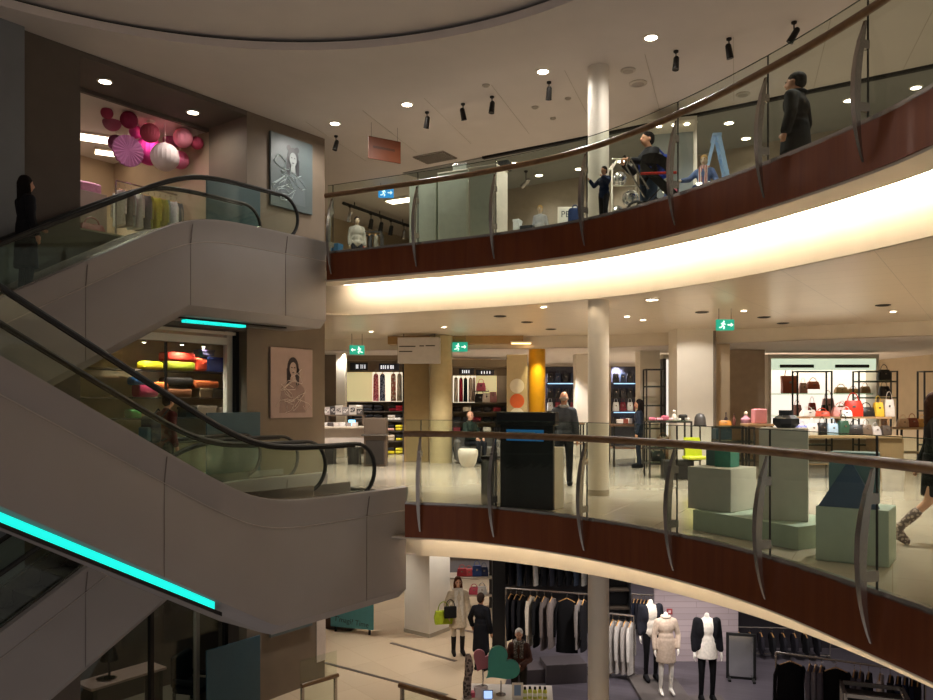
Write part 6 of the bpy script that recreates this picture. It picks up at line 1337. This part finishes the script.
# dark low display blocks by the coat rack
for px, Y, w_, h_, lab in ((530, 17.0, .8, .3, 'dark grey low display block in front of the coat rack'), (563, 17.0, .9, .42, 'dark grey display block right of the low one before the coat rack')):
    o = thing('display_plinth', lab, 'plinth', (X_at(px, Y), Y, LOW+.012), .15); MB().rbox((0, 0, h_/2), (w_, .6, h_), .01).build('block', plain('#4d464a'), o)
# ---- counter with hearts at the bottom
YC2 = 14.25; ZT = LOW+.74
ct = thing('counter', 'white gift counter with heart signs at the bottom of the view', 'counter', (X_at(508, YC2), YC2, LOW), -.08); MB().rbox((0, 0, .36), (1.55, .75, .72), .01).build('cabinet', M_WHITE, ct); MB().rbox((0, 0, .73), (1.62, .82, .03), .006).build('worktop', plain('#d8cfc6'), ct)
def heart(px, py, Y, r, c, label, tilt):
    z = Z_at(py, Y); o = thing('heart_sign', label, 'sign', (X_at(px, Y), Y, z), 0)
    pts = []
    for i in range(40):
        a = 2*PI*i/40; x = 16*math.sin(a)**3; y = 13*math.cos(a)-5*math.cos(2*a)-2*math.cos(3*a)-math.cos(4*a); pts.append((x/17*r, 0, y/17*r))
    b = MB().extrude(pts, (0, .06, 0)).build('heart', plain(c), o); b.rotation_euler = (0, tilt, 0)
    MB().tube([(0, .03, -r*.8), (0, .03, ZT-z+.02)], .014, 6).build('rod', M_STEEL, o); MB().lathe([(.09, ZT-z), (.09, ZT-z+.02)], (0, .03, 0), 16).build('foot', M_STEEL, o)
heart(501, 665.5, 14.1, .36, '#3a8d7e', 'large teal heart sign tilted to the right on the gift counter', .85); heart(483, 661, 14.5, .23, '#c0707c', 'smaller pink heart sign behind the teal heart', .5)
o = thing('scarf_stand', 'tall stand wrapped in a brown patterned scarf left of the hearts', 'stand', (X_at(468, 14.0), 14.0, LOW)); MB().lathe([(.16, 0), (.16, .02), (.02, .04), (.02, 1.25)], (0, 0, 0), 16).build('pole', M_STEEL, o, True)
MB().tube([(.02*math.sin(k), .02*math.cos(k*1.3), 1.52-.13*k) for k in range(10)], [.05, .09, .10, .085, .095, .09, .10, .09, .09, .06], 10, True, .8).build('scarf', pattern('brown_scarf', '#4a3d3a', '#93837c', 18), o, True)
for px, w_, h_, c, lab in ((478, .13, .17, '#e3d6d8', 'white box left of the heart sign on the gift counter'), (484, .12, .15, '#e8e2ea', 'second white box before the pink heart on the gift counter'), (472, .10, .08, '#c8506a', 'small pink box at the left end of the gift counter')):
    o = thing('gift_box', lab, 'box', (X_at(px, 14.1), 14.05, ZT), .2); MB().rbox((0, 0, h_/2), (w_, .12, h_), .008).build('box', plain(c), o); MB().rbox((0, 0, h_), (w_+.008, .128, .03), .004).build('lid', plain(c), o)
o = thing('screen', 'small tablet glowing pale blue on the gift counter', 'screen', (X_at(488, 13.95), 13.95, ZT)); MB().rbox((0, 0, .08), (.17, .02, .15), .006, 0, 2, Matrix.Rotation(-.3, 3, 'X')).build('case', M_BLACK, o); q = MB().box((0, -.013, .08), (.15, .004, .13), 0, Matrix.Rotation(-.3, 3, 'X')).build('display', emit('tablet_blue', '#a8c8ff', 1.0), o)
MB().rbox((0, .03, .01), (.14, .1, .02), .004).build('foot', M_STEEL, o)
o = thing('framed_picture', 'white picture frame with a blue print on the gift counter', 'frame', (X_at(517.5, 13.95), 13.95, ZT)); MB().rbox((0, 0, .15), (.20, .03, .28), .006).build('frame', M_WHITE, o); MB().box((0, -.017, .16), (.12, .004, .19)).build('print', plain('#6f87a8'), o)
bt = None
for i, px in enumerate((525, 530, 535, 540, 545)):
    lab = ('leftmost', 'second', 'middle', 'fourth', 'rightmost')[i]+' of five yellow bottles with black caps on the gift counter'
    loc_ = (X_at(px, 13.95), 13.95+.02*(i % 2), ZT)
    if bt is None:
        bt = thing('bottle', lab, 'bottle', loc_, 0, 'yellow bottles on the gift counter'); MB().lathe([(.034, 0), (.036, .02), (.036, .15), (.02, .175)], (0, 0, 0), 16).build('body', plain('#c3c64a'), bt, True); MB().lathe([(.022, .172), (.022, .215)], (0, 0, 0), 14).build('cap', M_BLACK, bt, True); MB().lathe([(.0368, .05), (.0368, .11)], (0, 0, 0), 16, False).build('paper_wrap', plain('#e8e6d0'), bt, True)
    else: dup(bt, loc_, 0, lab)
# glass barrier by the void of the lower floor
def barrier(label, a, b, h=1.07):
    a, b = V((a[0], a[1], LOW)), V((b[0], b[1], LOW)); m_ = (a+b)/2; rz = math.atan2(b.y-a.y, b.x-a.x); L = (b-a).length; o = thing('glass_barrier', label, 'railing', m_, rz)
    MB().box((0, 0, .58), (L, .014, 1.0)).build('glass_panel', M_GLASS, o); MB().tube([(-L/2, -.05, h), (L/2, -.05, h)], .045, 8).build('handrail', M_RAILW, o, True)
    for x in (-L/2+.04, L/2-.04): MB().box((x, -.02, h/2), (.05, .06, h)).build('post', M_STEEL, o)
barrier('glass barrier with a dark handrail at the bottom edge, lower floor', (-1.15, 13.75), (-.15, 13.0)); barrier('short steel and glass gate at the foot of the lower left wall', (-3.2, 15.0), (-2.6, 15.6), .60)
# ---- right hand fashion area
M_PANEL = tiles('pale_plank_wall', '#a9989c', '#8c7c82', 1.5, .14, .6, .006, .10, offset=.5)
pw = MB().box((0, 0, 1.7), (1.95, .08, 3.4)); pp = pw.build('wall_panel_planks', M_PANEL); pp.location = (X_at(698, 18.2)-.05, 18.2, LOW); pp['kind'] = 'structure'; pp.rotation_euler = (PI/2, 0, 0)
pp.data.transform(Matrix.Rotation(-PI/2, 4, 'X'))
o = thing('emergency_button', 'small red square sign on the pale plank wall above the shirt dress', 'sign', (X_at(670, 18.1), 18.14, Z_at(612, 18.1))); MB().rbox((0, 0, 0), (.13, .02, .13), .004).build('plate', plain('#9a3a40'), o); MB().box((0, -.012, 0), (.06, .006, .06)).build('symbol', plain('#d8b8b8'), o)
zr = Z_at(616, 17.0); R2 = coat_rack('rack of pale grey jackets right behind the round column, lower floor', (X_at(609, 17.2), 17.2), (X_at(634, 17.0), 17.0), zr)
hang(R2, zr, ((.15, '#9a938f', 'grey jacket first', 1.15, 1.0), (.4, '#b5aeaa', 'pale grey jacket second', 1.2, 1.1), (.65, '#a39a96', 'grey jacket third', 1.15, 1.1), (.88, '#c4bdb8', 'lightest grey jacket fourth', 1.1, 1.0)), 'grey jackets right of the column', 'on the rack right of the round column')
zr = Z_at(594, 20.5); R3 = coat_rack('rack of dark trousers on pale hangers behind the mannequins', (X_at(632, 20.5), 20.5), (X_at(661, 20.3), 20.3), zr)
hang(R3, zr, tuple((.08+.12*i, ('#1d2130', '#23222a', '#2c3040')[i % 3], ('navy garment', 'black garment', 'slate garment')[i % 3]+' number %d' % (i+1), .95, 1.35) for i in range(8)), 'dark garments on pale hangers', 'on the rack behind the mannequins')
o = thing('shelf_unit', 'dark shelf unit right of the round column at the back, lower floor', 'shelving', (X_at(617, 21.5), 21.5, LOW)); MB().box((0, .2, 1.3), (.65, .04, 2.6)).build('back_panel', plain('#242428'), o)
for z in (.4, .9, 1.4, 1.9, 2.4): MB().box((0, 0, z), (.65, .4, .04)).build('shelf', plain('#4a3f36'), o)
for x in (-.32, .32): MB().box((x, 0, 1.3), (.04, .42, 2.6)).build('side_panel', plain('#1d1d20'), o)
o = thing('mirror', 'standing mirror in a black frame right of the leather jacket mannequin', 'mirror', (X_at(741, 17.0), 17.0, LOW+.012), -.25); MB().rbox((0, 0, .5), (.62, .05, 1.0), .01).build('frame', M_BLACK, o); MB().box((0, -.028, .5), (.5, .006, .88)).build('mirror_glass', mat('mirror_silver', '#d5d6d8', .12, .9), o)
for x in (-.25, .25): MB().box((x, .0, .02), (.06, .5, .04)).build('foot', M_BLACK, o)
struct('wall_dark_lower', MB().box((X_at(800, 19.0)+.6, 19.2, (LOW-.9)/2), (5.2, .1, -.9-LOW)), plain('#2e2a30'))
zr = Z_at(628, 18.4); R5 = coat_rack('rack of black clothes before the dark back wall at the right', (X_at(733, 18.5), 18.5), (X_at(830, 18.3), 18.3), zr)
hang(R5, zr, tuple((.06+.115*i, ('#16151a', '#1d1b22', '#232028')[i % 3], ('black dress', 'black top', 'charcoal dress')[i % 3]+' number %d' % (i+1), .95, 1.2) for i in range(8)), 'black clothes before the dark wall', 'on the rack before the dark wall')
zr = Z_at(654, 14.6); R4 = coat_rack('long chrome rack of dark coats at the lower right', (X_at(776, 14.7), 14.7), (X_at(925, 13.6), 13.6), zr)
items = [(.105, '#141318', 'black coat on an orange hanger, left end,', 1.15, .25), (.24, '#6a6470', 'thin grey garment, first,', 1.1, 1.3), (.28, '#75707a', 'thin grey garment, second,', 1.1, 1.35), (.32, '#5d5864', 'thin grey garment, third,', 1.1, 1.3), (.42, '#111013', 'black coat on an orange hanger, middle,', 1.2, .25), (.545, '#4d4852', 'dark grey thin garment', 1.1, 1.3), (.585, '#625c68', 'mauve grey thin garment', 1.1, 1.3), (.64, '#16151a', 'black narrow coat', 1.15, 1.2), (.715, '#d9cbc8', 'white blouse', .9, 1.0), (.78, '#17161b', 'black coat right of the white blouse', 1.1, 1.2), (.83, '#1c2136', 'navy coat first', 1.1, 1.2), (.875, '#1f2540', 'navy coat second', 1.1, 1.2), (.92, '#191d30', 'navy coat third', 1.1, 1.2), (.955, '#15151c', 'black coat at the right end', 1.1, 1.2)]
hang(R4, zr, items, 'coats on the long chrome rack', 'on the long chrome rack', .48, .09)
o = thing('chrome_table', 'chrome framed display table before the dark coats at the lower right', 'table', (X_at(874, 12.6), 12.6, LOW), -.35); h = Z_at(690, 12.6)-LOW
for x in (-.45, .45):
    for y in (-.3, .3): MB().box((x, y, h/2), (.05, .05, h)).build('leg', M_STEEL, o)
for y in (-.3, .3): MB().box((0, y, h-.03), (.9, .05, .06)).build('rail', M_STEEL, o)
for x in (-.45, .45): MB().box((x, 0, h-.03), (.05, .6, .06)).build('rail', M_STEEL, o)
MB().box((0, 0, h-.12), (.86, .56, .02)).build('shelf', M_CAB, o)
# ---- dark shop window of the lower floor beside the escalators
sw3 = thing('shop_window', 'dark shop window behind the lowest escalator at the bottom left', 'shop window', W(0, TG, LOW), RZU)
for x in (-.1, .55, 1.5, 3.0): MB().box((x, 0, 1.7), (.07, .10, 3.4)).build('frame_post', M_STEELD if x != .55 else plain('#7c766c'), sw3)
MB().box((1.45, 0, 3.36), (3.2, .1, .1)).build('frame_head', M_STEELD, sw3); MB().box((1.45, 0, 1.68), (3.1, .012, 3.3)).build('pane', M_GLASS, sw3)
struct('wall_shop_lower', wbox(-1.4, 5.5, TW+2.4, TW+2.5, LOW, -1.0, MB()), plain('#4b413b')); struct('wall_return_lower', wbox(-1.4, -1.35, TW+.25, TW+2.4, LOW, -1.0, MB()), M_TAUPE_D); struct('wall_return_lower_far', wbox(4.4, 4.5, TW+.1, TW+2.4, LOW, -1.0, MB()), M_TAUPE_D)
o = thing('display_table', 'pinkish table with a dark lamp in the lower left shop window', 'table', W(1.5, TW+1.4, LOW), RZU); MB().rbox((0, 0, .86), (1.5, .6, .05), .01).build('tabletop', plain('#a58a80'), o)
for x in (-.65, .65): MB().box((x, 0, .42), (.08, .5, .84)).build('leg', M_CAB, o)
lm = thing('table_lamp', 'black table lamp on the pinkish table in the lower left window', 'lamp', W(1.75, TW+1.4, LOW+.885), RZU); MB().lathe([(.1, 0), (.1, .02), (.02, .04), (.02, .35)], (0, 0, 0), 16).build('stand', M_BLACK, lm, True); MB().lathe([(.16, .34), (.10, .58), (.09, .58), (.15, .34)], (0, 0, 0), 20).build('lamp_shade', M_BLACK, lm, True)
o = thing('armchair', 'black armchair in the lower left shop window', 'chair', W(.22, TW+1.0, LOW), RZU+.4); MB().rbox((0, 0, .38), (.62, .6, .16), .05, 0, 3).build('seat', cloth('#131315'), o, True); MB().rbox((0, -.28, .72), (.62, .12, .62), .05, 0, 3).build('backrest', cloth('#131315'), o, True)
for x in (-.3, .3): MB().rbox((x, 0, .55), (.08, .56, .10), .03, 0, 2).build('armrest', cloth('#131315'), o, True); MB().box((x, .22, .16), (.05, .05, .32)).build('leg', M_STEELD, o); MB().box((x, -.24, .16), (.05, .05, .32)).build('leg', M_STEELD, o)
spot('lamp', W(1.5, TW+1.2, -1.1), 60, 140, .8)
LZ = MIDZ-0.02
for x in (-3.5, -.5, 2.5, 5.5, 8.5, 11.5):  # unseen fill spots added under the middle ceilings, no fittings modelled
    for y in (12, 15.2, 18.4):
        if y > 12.9-0.0 or x > 4.6:
            if x < -1 and y < 16.5: continue
            spot('lamp', (x, y-(.7*x if x > 3 else 0)*0.6, LZ-.03), 470)
    for y in (22.5, 25.5, 28.5): spot('lamp', (x, y, 2.98), 480)
for x in (-3, 0, 3, 6, 9):  # fill spots added below the lower ceiling, without fittings
    for y in (16.5, 20, 24.5): spot('lamp', (x, y, -1.0), 280 if x > 0 else 190)
for x in (-4, -1, 2, 5, 8, 11):  # more added fill spots under the top ceiling, no fittings
    for y in (14, 17.5, 22):
        if x < 0 and y < 16: continue
        yy = y-(.6*x if x > 2 else 0); spot('lamp', (x, max(8, yy), CZ-.06), 170, 120)

for x, y in ((-.2, 14.9), (2.95, 13.7), (5.3, 12.6), (2.0, 17.6), (-1.4, 17.2)): spot('lamp', (x, y, LZ-.03), 330, 46, .5)
spot('lamp', (X_at(690, 16.6), 16.6, LZ-.03), 150, 70, .4, target=(X_at(696, 18.6), 18.6, 1.5))

for px, Y in ((651, 16.6), (668, 15.9), (706, 15.6)): spot('lamp', (X_at(px, Y)-.4, Y-1.6, -1.05), 170, 60, .6, (1, .94, .88), target=(X_at(px, Y), Y+.4, -3.2))
# ================================================================ camera, world, settings
cam = bpy.data.cameras.new('camera'); cam.sensor_width = 36; cam.lens = 36*F/933
cam.shift_y = (HY-350)/933; cam.clip_start = 0.05; cam.clip_end = 200
co = bpy.data.objects.new('camera', cam); COL.objects.link(co); co.location = (0, 0, EYE); co.rotation_euler = (PI/2, 0, 0)
SC.camera = co
w = bpy.data.worlds.new('world'); SC.world = w; w.use_nodes = True
w.node_tree.nodes['Background'].inputs[0].default_value = (1.0, .89, .82, 1)
w.node_tree.nodes['Background'].inputs[1].default_value = 0.27
vs = SC.view_settings; SC.display_settings.display_device = 'sRGB'
vs.view_transform = 'Standard'; vs.look = 'None'; vs.gamma = 1; vs.exposure = 0.0; vs.use_curve_mapping = False
cy = SC.cycles
cy.max_bounces = 8; cy.diffuse_bounces = 4; cy.glossy_bounces = 3; cy.transparent_max_bounces = 32; cy.transmission_bounces = 6
cy.sample_clamp_indirect = 4.0; cy.sample_clamp_direct = 0; cy.caustics_reflective = False; cy.caustics_refractive = False
cy.use_denoising = True
